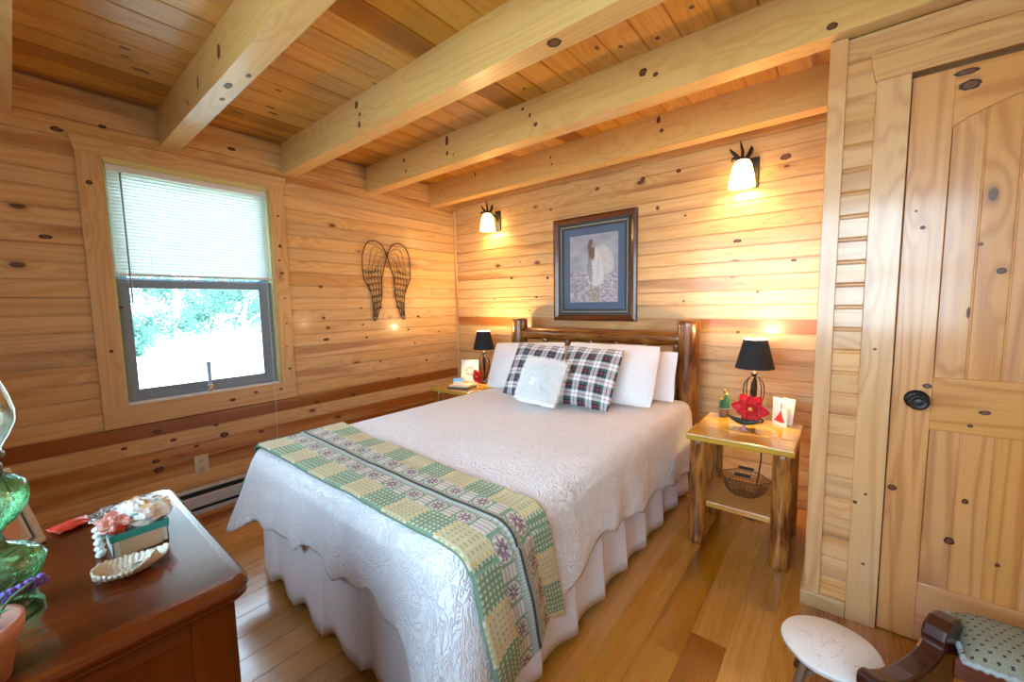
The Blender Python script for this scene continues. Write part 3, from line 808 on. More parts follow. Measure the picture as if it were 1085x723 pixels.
def place_pillow(o, x, y, lean, yaw=0, roll=0, z=TOP+.016):
    o.location = (x, y, z); o.rotation_mode = 'XYZ'
    o.rotation_euler = (Matrix.Rotation(yaw, 3, 'Z') @ Matrix.Rotation(-lean, 3, 'X') @ Matrix.Rotation(roll, 3, 'Y')).to_euler()
    return o
g = 'white pillows stacked against the headboard'
place_pillow(tag(pillow_mesh(.64, .33, .09, seed=1).build('bed_pillow', SHAM), 'pale pillow behind the white sham at the right bedside', 'pillow', g), 2.03, -.365, R(14))
place_pillow(tag(pillow_mesh(.64, .33, .09, seed=2).build('bed_pillow', CASE), 'pale pillow mostly hidden behind the white sham nearest the small lamp', 'pillow', g), 1.28, -.365, R(14))
place_pillow(tag(pillow_mesh(.66, .405, .16, 34, .03, seed=3).build('pillow_sham', SHAM), 'large white quilted sham beside the tartan cushion with red stripes', 'pillow', 'white quilted shams'), 1.955, -.595, R(25), R(1))
place_pillow(tag(pillow_mesh(.66, .385, .16, 34, .03, seed=4).build('pillow_sham', SHAM), 'large white quilted sham behind the cushion nearest the left nightstand', 'pillow', 'white quilted shams'), 1.285, -.595, R(26), R(2), R(-3))
def plaid(kind):
    def c(u, v):
        def band(t):
            t = (t*.5+.5)*4.0 % 1.0
            for lim, k in ((.15, 0), (.21, 3), (.33, 0), (.42, 2), (.48, 0), (.66, 1), (.73, 0 if not kind else 3), (.90, 1), (.96, 2), (1.1, 0)):
                if t < lim: return k
        a, b = band(u), band(v)
        P = {0: (.018, .016, .026) if kind else (.030, .028, .045), 1: (.80, .80, .82), 2: (.02, .16, .12) if kind else (.06, .06, .10), 3: (.45, .05, .07) if kind else (.22, .20, .26)}
        ca, cb = P[a], P[b]
        return tuple((p+q)*.5 for p, q in zip(ca, cb))
    return c
PL = colattr_mat('plaid_flannel', .85, .2, 400, sheen=.2)
place_pillow(tag(pillow_mesh(.41, .41, .12, 84, .05, plaid(0)).build('plaid_cushion', PL), 'black and white plaid cushion half hidden behind the fluffy cushion', 'cushion', 'plaid cushions'), 1.495, -.80, R(30), R(4), R(3))
place_pillow(tag(pillow_mesh(.41, .41, .12, 84, .05, plaid(1)).build('plaid_cushion', PL), 'plaid cushion with red and green stripes leaning on the right sham', 'cushion', 'plaid cushions'), 1.905, -.80, R(30), R(-2), R(1))
fz = thing('fluffy_cushion', 'small fluffy white fur cushion in front of the plaid cushions', 'cushion')
pillow_mesh(.30, .30, .11, 20, .03).build('cover', FURM, fz)
m = MB(); fr = random.Random(8)
for k in range(7000):
    u, v = fr.uniform(-1, 1), fr.uniform(-1, 1); side = 1 if fr.random() < .8 else -1
    e = max(0, (1-abs(u)**3.2))*max(0, (1-abs(v)**3.2)); T = .055*e**.55
    p = Vector((u*.147, -side*T*.98, .15+v*.147))
    d = Vector((u*.9+fr.uniform(-.6, .6), -side*(.25+.5*e), v*.9+fr.uniform(-.9, .4))).normalized()
    L = fr.uniform(.018, .036)
    if (p+d*L).z < .006: continue
    s_ = d.orthogonal().normalized()*.0011; s2 = d.cross(s_)
    q = p+d*L*.55; tp = p+d*L+Vector((0, 0, -.004))
    m.add([p+s_, p-s_, p+s2, q+s_*.7, q-s_*.7, q+s2*.7, tp], [(0, 1, 4, 3), (1, 2, 5, 4), (2, 0, 3, 5), (3, 4, 6), (4, 5, 6), (5, 3, 6)])
m.build('fur', FURM, fz, kind='stuff')
place_pillow(fz, 1.68, -.95, R(30), R(0), R(2), z=TOP+.032)

# ================================================================ NIGHTSTANDS
def nightstand(label, x0n, x1n, y0n, y1n, H_=.60, slab=.035):
    t = thing('log_nightstand', label, 'nightstand', (0, 0, 0), 0, 'log nightstands beside the bed')
    t.location = ((x0n+x1n)/2, (y0n+y1n)/2, 0)
    w, d = (x1n-x0n)/2, (y1n-y0n)/2
    m = MB()
    for q in range(3):
        m.box((-w, -d+q*2*d/3, H_-slab), (w, -d+(q+1)*2*d/3, H_), 0, rnd=.1+.23*q)
    m.build('table_top', NSTOP, t, bev=.007)
    for q, (sx, sy) in enumerate(((-1, -1), (1, -1), (-1, 1), (1, 1))):
        log('leg', (sx*(w-.05), sy*(d-.062), 0), (sx*(w-.05), sy*(d-.062), H_-slab), .042, t, 20+q+int(x0n*10), .07, mat=LOG_N)
    MB().box((-w+.06, -d+.06, .205), (w-.06, d-.06, .235), 0, rnd=.3).build('shelf', PINE_C, t, bev=.004)
    for sy in (-1, 1): log('stretcher', (-w+.08, sy*(d-.06), H_-.075), (w-.08, sy*(d-.06), H_-.075), .022, t, 30, .06, mat=LOG_N) if sy > 0 else None
    return t
nightstand('log nightstand with yellow top holding the poinsettia and cactus', 2.530, 3.000, -.785, -.290)
nightstand('log nightstand in the far corner between bed and left wall', .410, .860, -.72, -.25, .585)

def lamp(label, x, y, z, s=1.0, power=14):
    t = thing('table_lamp', label, 'table lamp', (x, y, z), 0, 'black bedside lamps')
    MB().lathe([(0, 0), (.052, 0), (.055, .006), (.045, .014), (.02, .02), (.010, .03), (0, .03)], 28).build('base', BLACK, t)
    st = MB().lathe([(.006, .02), (.007, .08), (.012, .16), (.016, .20), (.010, .25), (.014, .262), (.02, .268), (.006, .275), (.005, .33)], 18).build('stem', BLACK, t)
    for q in range(6):
        a = q*PI/3+.3
        pr_ = [(.008, .03), (.025, .07), (.045, .12), (.052, .17), (.046, .215), (.025, .245), (.008, .255)]
        MB().tube(catmull([(r*math.cos(a+.5*h), r*math.sin(a+.5*h), h) for r, h in pr_], 5), .003, 7).build('cage_wire', BLACK, t)
    zb, zt, rb, rt = .300, .462, .097, .058
    sh = MB().lathe([(rb, zb), (rt, zt)], 40).build('lamp_shade', SHADE_B, t, solid=0)
    MB().lathe([(rb-.002, zb), (rt-.002, zt)], 40).build('lining', SHADE_IN, sh)
    MB().lathe([(rb-.0025, zb), (rb+.0005, zb), (rb+.0007, zb+.004), (rb-.0005, zb+.004)], 40).lathe([(rt-.003, zt), (rt+.0005, zt), (rt+.0008, zt-.003), (rt-.001, zt-.003)], 40).build('trim_ring', SHADE_IN, sh) if False else None
    MB().ball((0, 0, .375), .022, 14, 10, sc=(1, 1, 1.3)).build('bulb', BULB, t)
    li = bpy.data.lights.new('bulb_light', 'POINT'); li.energy = power; li.color = (1, .66, .30); li.shadow_soft_size = .03
    lo = bpy.data.objects.new('bulb_light', li); COL.objects.link(lo); lo.parent = t; lo.location = (0, 0, .452)
    return t
LAMPP = 30
lamp('lit black shade lamp on the nightstand beside the cactus', 2.768, -.345, .600, power=LAMPP)
lamp('lit black shade lamp on the far corner nightstand', .668, -.310, .585, power=LAMPP)

def poinsettia(label, loc, s=1.0, seed=1, tilt=0):
    t = thing('poinsettia', label, 'flower', loc, 0, 'red poinsettias under the lamps', rot=(tilt, 0, 0))
    rr = random.Random(seed)
    for ring, (n, L, el) in enumerate(((6, .068, .15), (6, .058, .6), (5, .035, 1.1))):
        for k in range(n):
            a = k*2*PI/n + ring*.5+rr.uniform(-.15, .15); L_ = L*s*rr.uniform(.85, 1.1); e = el+rr.uniform(-.15, .15)
            def fn(p, q, a=a, L_=L_, e=e):
                w = L_*.42*math.sin(PI*min(1, p*.96+.04))**.8*(1-.25*p)
                y_ = (q*2-1)*w; r_ = p*L_; z_ = r_*math.sin(e)*(1-.45*p) + .010*abs(q*2-1)*s; rad = r_*math.cos(e*.8)
                return Vector((rad*math.cos(a)-y_*math.sin(a), -z_-.01, rad*math.sin(a)+y_*math.cos(a)+.055*s)), (p, q)
            MB().grid(fn, 8, 6).build('petal', RED, t, solid=.001)
    m = MB()
    for k in range(7): m.ball((.006*math.cos(k), -.030, .055*s+.006*math.sin(k*1.9)), .0045, 8, 6)
    m.build('flower_centre', YEL, t)
    return t
poinsettia('red poinsettia bloom under the lamp beside the cactus', (2.775, -.480, .622), 1.3, 1, R(-12))
poinsettia('red poinsettia bloom in front of the far corner lamp', (.70, -.42, .600), 1.0, 4, R(-10))
# boat-shaped dish
bd = thing('boat_dish', 'dark boat shaped dish on a small pink foot under the poinsettia', 'dish', (2.760, -.560, .600), R(-8))
def fnb(a, b):
    th = (b-.5)*PI; L = .075*(a*2-1); w = .024*(1-(a*2-1)**2)**.7+.0005
    return Vector((L+.012*(a*2-1)**3, w*math.sin(th), .050+.018*(a*2-1)**2-.022*math.cos(th)*(1-(a*2-1)**2)**.5)), (a, b)
MB().grid(fnb, 20, 10).build('bowl', plain('dark_green_glaze', (.012, .03, .02), .25), bd, solid=.003)
MB().lathe([(0, 0), (.022, 0), (.022, .005), (.008, .009), (.006, .022), (.012, .030), (0, .031)], 18).build('foot', plain('pink_glaze', (.55, .25, .24), .3), bd)
# cactus
ct = thing('potted_cactus', 'small potted cactus with yellow tips on the right nightstand', 'plant', (2.622, -.350, .600))
MB().lathe([(0, 0), (.022, 0), (.028, .045), (.031, .047), (.031, .054), (.027, .054), (.025, .045), (0, .045)], 20).build('pot', BASKP, ct)
for dx, dy, h, r_ in ((-.012, 0, .058, .013), (.012, -.004, .09, .014)):
    m = MB(); prof = [(r_*math.sin(PI*min(1, .12+.88*k/12))**.35 if k < 12 else 0, h*k/12) for k in range(13)]
    def fc(a, b, prof=prof, r_=r_, h=h):
        k = b*12; r = r_*(max(0, 1-(b)**6))**.5*(1+.16*math.cos(a*2*PI*9))
        return Vector((r*math.cos(a*2*PI), r*math.sin(a*2*PI), h*b)), (a, b)
    m.grid(fc, 54, 14); m.build('cactus_stem', CACT, ct, loc=(dx, dy, .044))
    MB().ball((dx, dy, .046+h), .009, 10, 6, sc=(1, 1, .6)).build('bloom', YEL, ct)
MB().tube([(.008, 0, .125), (.002, 0, .150), (-.006, 0, .172)], [.003, .009, .001], 8).build('dried_bract', plain('brown_bract', (.22, .10, .03), .7), ct)

# greeting card
def figure_card(u, v):  # u,v 0..1 (v up)
    c = (.82, .80, .78)
    # star shaped flowers
    for (a, b) in ((.25, .86), (.16, .76), (.33, .74)):
        if math.hypot((u-a)*.7, v-b) < .028: return (.30, .22, .25)
    if math.hypot((u-.62)*.7, v-.80) < .045: return (.72, .45, .28)
    if v < .78 and v > .52 and abs(u-(.60-.0*v)) < .035+.02*math.sin(v*20): return (.70, .12, .12)
    if v <= .54 and v > .10:
        t = (.54-v)/.44; cx = .58-.14*t; w = .04+.38*t**1.3
        if abs(u-cx-.03*t) < w and v > .10+.10*abs(u-.6): return (.50, .035, .05)
    return c
cd = thing('greeting_card', 'white greeting card with a figure in a red dress on the right nightstand', 'card', (2.862, -.345, .600), R(-30))
m = MB(); m.grid(lambda a, b: (Vector((a*.080, 0, b*.150)), (a, b)), 60, 90, sm=False, col=lambda a, b: figure_card(a, b))
m.build('front_cover', colattr_mat('card_print', .6), cd, solid=.0008)
MB().grid(lambda a, b: (Vector((a*.062+.072*(1-a)*1.0 if False else 0.080-a*.05, a*.045, b*.148)), (a, b)), 2, 2, sm=False).build('back_cover', PAPER, cd, solid=.0008)
cd2 = MB().grid(lambda a, b: (Vector((a*.065, .0, b*.142)), (a, b)), 2, 2, sm=False).build('envelope', PAPER, None, loc=(2.896, -.310, .600), rot=(R(-8), 0, R(-30)), solid=.001)
tag(cd2, 'plain white envelope standing just behind the greeting card', 'envelope')

# wire basket on shelf
bk = thing('wire_basket', 'rusty wire basket with black handles on the nightstand shelf', 'basket', (2.765, -.535, .236))
m = MB()
for f_ in range(8):
    q = f_/7; h = .004+.095*q; a_, b_ = .060+.055*q**.6, .045+.045*q**.6
    m.tube([(a_*math.cos(t*PI/12)*(1+.08*math.cos(t*PI/2)), b_*math.sin(t*PI/12)*(1+.08*math.cos(t*PI/2)), h) for t in range(24)], .0012 if f_ < 7 else .0026, 5, closed=True)
for k in range(36):
    a = k*2*PI/36
    m.tube([((.060+.055*(q/6)**.6)*math.cos(a)*(1+.08*math.cos(a*6)), (.045+.045*(q/6)**.6)*math.sin(a)*(1+.08*math.cos(a*6)), .004+.095*q/6) for q in range(7)], .0010, 4)
for k in range(7):
    yy = -.036+k*.012; xx = .058*math.sqrt(max(0, 1-(yy/.046)**2)); m.tube([(-xx, yy, .004), (xx, yy, .004)], .001, 4)
m.build('wire_body', BRONZE, bk)
for sy in (1, -1):
    m = MB(); m.tube([(-.06, sy*.085, .10), (-.03, sy*.055, .126), (.03, sy*.055, .126), (.06, sy*.085, .10)], .0018, 5)
    h_ = m.build('handle_wire', BRONZE, bk)
    MB().tube([(-.036, sy*.055, .126), (.036, sy*.055, .126)], .0085, 12).build('grip', BLACK, h_)
cdm = MB().tube(catmull([(2.79, -.20, .57), (2.795, -.21, .50), (2.785, -.20, .43), (2.80, -.21, .36), (2.79, -.20, .25), (2.77, -.18, .12), (2.74, -.16, .03), (2.70, -.25, .006), (2.76, -.32, .006), (2.84, -.28, .006)], 8), .004, 8)
tag(cdm.build('lamp_cord', BLACK), 'black lamp cord hanging behind the nightstand with the wire basket', 'cord')

# items on the far nightstand
def fr_thing(label, loc, w, h, rotz, tilt, mat_frame, fn_col, bw=.014, name='picture_frame', cat='picture frame', n=40, back=.012):
    t = thing(name, label, cat, loc, rot=(tilt, 0, rotz))
    m = MB()
    m.box((-w/2, 0, 0), (w/2, back, bw)).box((-w/2, 0, h-bw), (w/2, back, h)).box((-w/2, 0, bw), (-w/2+bw, back, h-bw)).box((w/2-bw, 0, bw), (w/2, back, h-bw))
    m.build('frame', mat_frame, t, bev=.002)
    m = MB(); m.grid(lambda a, b: (Vector((-w/2+bw+(w-2*bw)*a, .005, bw+(h-2*bw)*b)), (a, b)), n, n, sm=False, col=fn_col)
    m.build('picture', colattr_mat('print', .4, coat=.4), t, solid=.002)
    return t
def wreath(u, v):
    r = math.hypot((u-.5), (v-.5)*1.15)
    if .16 < r < .30 and noise.noise(Vector((u*14, v*14, 0))) > -.15: return (.32, .34, .28)
    if r < .12 and noise.noise(Vector((u*20, v*9, 3))) > .1: return (.5, .42, .36)
    return (.78, .76, .70)
fr_thing('small white framed wreath print on the far corner nightstand', (.530, -.365, .586), .165, .195, R(28), R(-10), WHITE, wreath, .014)
def bluecard(u, v):
    return (.12, .30, .55) if v > .45 else ((.55, .6, .62) if noise.noise(Vector((u*8, v*9, 0))) > 0 else (.20, .32, .35))
fr_thing('little blue landscape card standing near the magazine', (.535, -.51, .586), .095, .055, R(36), R(-14), plain('blue_edge', (.10, .25, .45), .5), bluecard, .003, 'photo_card', 'card', 24, .006)
def magc(u, v):
    if v > .75: return (.62, .10, .08) if .1 < u < .75 and int(u*30) % 3 else (.85, .83, .8)
    return (.75, .55, .45) if noise.noise(Vector((u*6, v*7, 0))) > .1 else (.84, .82, .78)
bkm = MB().box((-.10, -.075, 0), (.10, .075, .012)); tag(bkm.build('book', plain('dark_cover', (.08, .09, .07), .5), loc=(.660, -.580, .586), rot=(0, 0, R(12)), bev=.001), 'thin dark covered book under the magazine on the far nightstand', 'book')
m = MB(); m.box((-.085, -.065, 0), (.085, .065, .005)); m.grid(lambda a, b: (Vector((-.085+.17*a, -.065+.13*b, .0053)), (a, b)), 40, 30, sm=False, col=magc)
tag(m.build('magazine', colattr_mat('magazine_print', .35, coat=.3), loc=(.645, -.585, .5985), rot=(0, 0, R(20))), 'glossy magazine with red lettered cover on the far nightstand', 'magazine')

# ================================================================ WALL THINGS
# framed picture
pf = thing('framed_picture', 'dark framed print of a woman in white with blue mat above the headboard', 'picture', (0, -.002, 0))
PX0, PX1, PZ0, PZ1 = 1.231, 1.951, 1.137, 1.966
def ring(mb, a0, a1, b0, b1, w, ya, yb, ya2=None):
    """rectangular ring, thickness from y=ya (outer) to ya2 (inner)"""
    ya2 = ya if ya2 is None else ya2
    o = [(a0, b0), (a1, b0), (a1, b1), (a0, b1)]; i = [(a0+w, b0+w), (a1-w, b0+w), (a1-w, b1-w), (a0+w, b1-w)]
    for k in range(4):
        p, q, r_, s_ = o[k], o[(k+1) % 4], i[(k+1) % 4], i[k]
        vs = [(p[0], ya, p[1]), (q[0], ya, q[1]), (r_[0], ya2, r_[1]), (s_[0], ya2, s_[1]), (p[0], yb, p[1]), (q[0], yb, q[1]), (r_[0], yb, r_[1]), (s_[0], yb, s_[1])]
        hz = k % 2 == 0
        uv = [((v[0], v[2]) if hz else (v[2], v[0])) for v in vs]
        mb.add(vs, [(0, 1, 2, 3), (4, 7, 6, 5), (0, 4, 5, 1), (3, 2, 6, 7), (1, 5, 6, 2), (0, 3, 7, 4)], uv, rnd=.2+.1*k)
m = MB(); ring(m, PX0, PX1, PZ0, PZ1, .018, -.030, 0, -.036); ring(m, PX0+.018, PX1-.018, PZ0+.018, PZ1-.018, .026, -.036, 0, -.020)
m.build('frame', FRAMEW, pf, bev=.001)
m = MB(); ring(m, PX0+.044, PX1-.044, PZ0+.044, PZ1-.044, .050, -.020, 0, -.014); m.build('inner_moulding', plain('slate_black', (.035, .04, .045), .5), pf)
m = MB()
def beads(a, b, n):
    for k in range(n+1):
        q = k/n; p = (a[0]+(b[0]-a[0])*q, a[1]+(b[1]-a[1])*q); m.ball((p[0], -.019, p[1]), .0058, 6, 4)
e1 = .072
A0, A1, B0, B1 = PX0+e1, PX1-e1, PZ0+e1, PZ1-e1
for a, b, n in (((A0, B0), (A1, B0), 36), ((A0, B1), (A1, B1), 36), ((A0, B0), (A0, B1), 42), ((A1, B0), (A1, B1), 42)): beads(a, b, n)
m.build('bead_trim', plain('bead_cream', (.40, .42, .38), .4), pf)
m = MB(); ring(m, PX0+.094, PX1-.094, PZ0+.094, PZ1-.094, .054, -.012, 0); m.build('mat_board', plain('blue_mat', (.075, .13, .24), .8), pf)
def art(u, v):
    n = noise.noise(Vector((u*4, v*9, 1))); n2 = noise.noise(Vector((u*12, v*26, 5))); n3 = noise.noise(Vector((u*30, v*44, 9)))
    def soft(d, w=.10): return max(0, min(1, (1-d)/w+.5))
    def mixc(a, b, t): return tuple(p+(q-p)*t for p, q in zip(a, b))
    sky = (.30+.08*n, .36+.10*n, .47+.10*n); sea = (.32+.20*n2+.12*n3, .34+.20*n2+.12*n3, .44+.18*n2+.12*n3)
    c = mixc(sea, sky, max(0, min(1, (v-.42)/.12)))
    c = mixc(c, (.20+.10*n3, .21+.10*n3, .32), .5*soft(((u-.12)/.22)**2+((v-.24)/.10)**2, .5))
    w1 = u+.02*n2+.012*n3; w2 = v+.02*n2
    c = mixc(c, (.27+.10*n3, .25+.09*n3, .20), .7*soft(((w1-.53)/.13)**2+((w2-.12)/.13)**2, .9))
    wing = ((w1-.74+.30*(w2-.6))/.17)**2+((w2-.62)/.21)**2
    c = mixc(c, (.50+.10*n2, .55+.09*n2, .60), .9*soft(wing, .6))
    gw = .09+.34*max(0, .74-w2)**1.3
    gown = (abs(w1-.55)/gw)**2+(max(0, abs(w2-.52)-.08)/.20)**2
    c = mixc(c, (.58+.16*n3, .62+.14*n3, .70), .9*soft(gown, .5))
    c = mixc(c, (.42, .46, .58), .6*soft((abs(w1-.60-.1*(w2-.5))/.025)**2+((w2-.48)/.2)**2, .8))
    c = mixc(c, (.18+.05*n3, .19+.05*n3, .29), .8*soft(((w1-.43+.1*(w2-.5))/.05)**2+((w2-.48)/.20)**2, .6))
    c = mixc(c, (.46, .32, .32), soft(((w1-.50)/.035)**2+((w2-.66)/.055)**2, .8)*.7)
    c = mixc(c, (.15+.05*n3, .11+.04*n3, .10), soft(((w1-.455+.12*(w2-.8))/.07)**2+((w2-.78)/.15)**2, .5))
    c = mixc(c, (.36, .27, .23), soft(((w1-.505)/.03)**2+((w2-.84)/.042)**2, .6))
    if v < .40: c = mixc(c, (.62, .66, .72), max(0, n3-.15)*2.0*(1 if abs(u-.55) < .4 else .4))
    return tuple(max(.02, min(.9, q)) for q in c)
m = MB(); m.grid(lambda a, b: (Vector((PX0+.148+(PX1-PX0-.296)*a, -.009, PZ0+.148+(PZ1-PZ0-.296)*b)), (a, b)), 90, 120, sm=False, col=art)
m.build('print', colattr_mat('art_print', .5), pf)
MB().box((PX0+.044, -.0165, PZ0+.044), (PX1-.044, -.0150, PZ1-.044)).build('glazing', PANE, pf) if False else None

# wire wings
wg = thing('wire_wings', 'pair of dark wire angel wings hanging on the left wall', 'wall decor', (.012, -.822, 0))
WO = [(-.008, 1.742), (-.05, 1.81), (-.119, 1.841), (-.19, 1.815), (-.232, 1.735), (-.242, 1.64), (-.237, 1.533), (-.208, 1.47), (-.171, 1.39), (-.165, 1.33), (-.155, 1.26), (-.160, 1.20), (-.156, 1.162), (-.135, 1.17), (-.105, 1.24), (-.085, 1.30), (-.067, 1.378), (-.066, 1.46), (-.058, 1.54), (-.03, 1.63), (-.008, 1.70)]
IN = [[(-.008, 1.735), (-.07, 1.78), (-.12, 1.79), (-.155, 1.75), (-.175, 1.66), (-.195, 1.60), (-.235, 1.585)],
      [(-.01, 1.72), (-.06, 1.745), (-.10, 1.74), (-.12, 1.70), (-.14, 1.64), (-.175, 1.60)],
      [(-.02, 1.70), (-.06, 1.70), (-.09, 1.66), (-.11, 1.61), (-.14, 1.57), (-.19, 1.56)]]
for q in range(5):
    s0 = -.20+.03*q; IN.append([(s0+.02, 1.60+.012*q), (s0+.005, 1.52), (s0+.018, 1.44), (s0*.55-.055, 1.34), (s0*.3-.10, 1.25), (-.15+.006*q, 1.19)])
for q in range(7):
    zz = 1.58-.052*q; a = -.225+.012*q+(.02 if q > 3 else 0); b = -.062-.002*q
    n = 5; pts = []
    for k in range(n*2+1): pts.append((a+(b-a)*k/(n*2), zz-(.022 if k % 2 else 0)+.02*k/(n*2)))
    IN.append(pts)
for s_, nm in ((1, 0), (-1, 1)):
    f = lambda p: (0, s_*p[0]*1.0, p[1])
    w_ = MB().tube([f(p) for p in [(q[0], q[1]) for q in [tuple(v)[:2] for v in catmull([(a, b, 0) for a, b in WO], 5, True)]]], .0042, 7, closed=True).build('wing_outline', IRON, wg)
    m = MB()
    for c_ in IN: m.tube([f(tuple(v)[:2]) for v in catmull([(a, b, 0) for a, b in c_], 4)], .0022, 5)
    m.build('feather_wires', IRON, w_)
MB().tube([(0, -.012, 1.742), (0, .012, 1.742)], .006, 8).tube([(-.012, 0, 1.742), (.004, 0, 1.742)], .004, 8).build('join_clip', IRON, wg)

# sconces
def sconce(label, x, y_sh=-.105):
    t = thing('wall_sconce', label, 'wall light', (x, 0, 0), 0, 'antler wall sconces')
    m = MB(); m.box((-.014+.02, -.012, 1.968), (.075, -.0005, 2.147)); m.build('back_plate', BLACK, t, bev=.003)
    MB().tube(catmull([(.04, -.01, 2.06), (.035, -.05, 2.10), (.02, -.09, 2.128), (.0, -.105, 2.12)], 5), .009, 8).build('arm', BLACK, t)
    MB().lathe([(0, .0), (.040, -.004), (.040, -.012), (.0, -.014)][::-1], 20, c=(0, y_sh, 2.126)).build('shade_cap', BLACK, t)
    m = MB().lathe([(.030, 2.116), (.040, 2.108), (.052, 2.08), (.061, 2.04), (.069, 1.99), (.073, 1.958), (.070, 1.958), (.058, 2.04), (.037, 2.105), (.028, 2.112)], 32, c=(0, y_sh, 0))
    m.build('glass_shade', FROST, t)
    for k, (pts, rs) in enumerate((([(-.005, y_sh, 2.12), (.0, y_sh, 2.16), (-.008, y_sh, 2.20), (-.014, y_sh, 2.235)], [.011, .009, .007, .001]),
                    ([(-.012, y_sh, 2.125), (-.035, y_sh-.005, 2.15), (-.058, y_sh-.005, 2.178), (-.072, y_sh, 2.20)], [.009, .011, .008, .001]),
                    ([(.015, y_sh+.01, 2.125), (.032, y_sh+.02, 2.15), (.042, y_sh+.02, 2.175), (.040, y_sh+.02, 2.195)], [.009, .013, .012, .001]),
                    ([(-.030, y_sh-.02, 2.122), (-.045, y_sh-.03, 2.130), (-.05, y_sh-.03, 2.11)], [.008, .007, .004]))):
        c_ = catmull(pts, 5); rr_ = [rs[min(len(rs)-1, int(i/5))]*(1-(i % 5)/5)+rs[min(len(rs)-1, int(i/5)+1)]*((i % 5)/5) for i in range(len(c_))]
        MB().tube(c_, rr_, 8).build('antler', BLACK, t)
    li = bpy.data.lights.new('sconce_light', 'POINT'); li.energy = SCONP; li.color = (1, .62, .24); li.shadow_soft_size = .03
    lo = bpy.data.objects.new('sconce_light', li); COL.objects.link(lo); lo.parent = t; lo.location = (0, y_sh, 1.99)
SCONP = 13
sconce('lit antler wall sconce nearest the corner, above the small lamp', .560)
sconce('lit antler wall sconce above the nightstand with the cactus', 2.632)

# ================================================================ DRESSER AND ITS THINGS
DZ = .80
ds = thing('dresser', 'dark cherry stained dresser with rounded top edge by the bed foot', 'dresser', (0, 0, 0))
dx0, dx1, dy1, dy0 = 1.722, 2.328, -2.702, -3.38
def rrect(a0, a1, b0, b1, r, n=6):
    out = []
    for cx, cy, s in ((a1-r, b1-r, 0), (a0+r, b1-r, PI/2), (a0+r, b0+r, PI), (a1-r, b0+r, 3*PI/2)):
        for k in range(n+1): t = s+PI/2*k/n; out.append((cx+r*math.cos(t), cy+r*math.sin(t)))
    return out
def moulded_top(m, z, prof, r):
    """stack of outlines: prof = [(inset, z)] bottom to top"""
    rings = [[(a, b, zz) for a, b in rrect(dx0+i, dx1-i, dy0+i, dy1-i, max(.004, r-i))] for i, zz in prof]
    n = len(rings[0]); vs = [p for rg in rings for p in rg]; uv = [(p[1], p[0]) for p in vs]
    fs = [(j*n+i, j*n+(i+1) % n, (j+1)*n+(i+1) % n, (j+1)*n+i) for j in range(len(rings)-1) for i in range(n)]
    fs += [tuple(range(n))[::-1], tuple((len(rings)-1)*n+i for i in range(n))]
    m.add(vs, fs, uv, rnd=.3)
m = MB(); moulded_top(m, DZ, [(.022, DZ-.036), (.008, DZ-.034), (.004, DZ-.030), (.010, DZ-.026), (.003, DZ-.022), (0, DZ-.014), (.002, DZ-.006), (.008, DZ-.0015), (.016, DZ-.0006), (.020, DZ)], .035)
m.build('top', CHERRY, ds)
bx0, bx1, by0, by1 = dx0+.03, dx1-.03, dy0+.02, dy1-.025
m = MB()
for a, b in ((by1-.065, by1), (by0, by0+.065)): m.box((bx1-.02, a, .0), (bx1, b, DZ-.036), 2, rnd=.5)
m.box((bx1-.02, by0+.065, DZ-.075), (bx1, by1-.065, DZ-.036), 1, rnd=.2); m.box((bx1-.02, by0+.065, .08), (bx1, by1-.065, .16), 1, rnd=.7)
m.box((bx1-.02, by0+.065, .42), (bx1, by1-.065, .48), 1, rnd=.7)
m.build('side_frame', CHERRY, ds, bev=.002)
MB().box((bx1-.014, by0+.06, .15), (bx1-.008, by1-.06, DZ-.07), 2, rnd=.6).build('side_panel', CHERRY, ds)
MB().box((bx0, by0, .08), (bx1-.02, by1-.012, DZ-.036), 2, rnd=.4).box((bx0, by0, 0), (bx0+.05, by0+.05, .08), 2).box((bx0, by1-.062, 0), (bx0+.05, by1-.012, .08), 2).build('carcass', CHERRY, ds)
for k in range(4):
    z0 = .11+k*.160
    d_ = MB().box((bx0+.03, by1-.012, z0), (bx1-.04, by1, z0+.148), 0, rnd=.1+.2*k).build('drawer', CHERRY, ds, bev=.004)
    for sx in (.27, .73):
        xx = bx0+.03+(bx1-bx0-.07)*sx
        MB().lathe([(0, 0), (.008, 0), (.008, .012), (.016, .018), (.014, .026), (0, .028)], 16, M=Matrix.Rotation(-PI/2, 3, 'X')).build('drawer_knob', FRAMEW, d_, loc=(xx, by1, z0+.074))

# oil lamp
LX, LY = 2.120, -2.994
oil = thing('oil_lamp', 'green glass oil lamp with clear chimney on the dresser', 'oil lamp', (LX, LY, DZ))
MB().lathe([(0, .0), (.050, .0), (.052, .008), (.045, .020), (.046, .045), (.056, .070), (.060, .086), (.052, .100), (.034, .112), (.020, .122), (.017, .135), (.022, .146), (.036, .158), (.048, .178), (.051, .198), (.047, .214), (.034, .226), (.022, .230), (0, .230)], 36).build('glass_font', GGLASS, oil)
MB().lathe([(.024, .228), (.026, .232), (.026, .246), (.022, .250), (.024, .254), (.030, .258), (.030, .264), (.018, .268), (0, .268)], 28).tube([(.022, .0, .243), (.040, .006, .243)], .002, 6).lathe([(0, 0), (.007, 0), (.007, .003), (0, .003)], 12, c=(.042, .006, .242)).build('burner', plain('dark_brass', (.10, .08, .05), .4, metal=.7), oil)
MB().lathe([(.026, .262), (.027, .272), (.036, .290), (.044, .310), (.045, .328), (.040, .355), (.030, .390), (.024, .420), (.022, .450), (.023, .456)], 36).build('chimney', CLEAR, oil, solid=.0018)
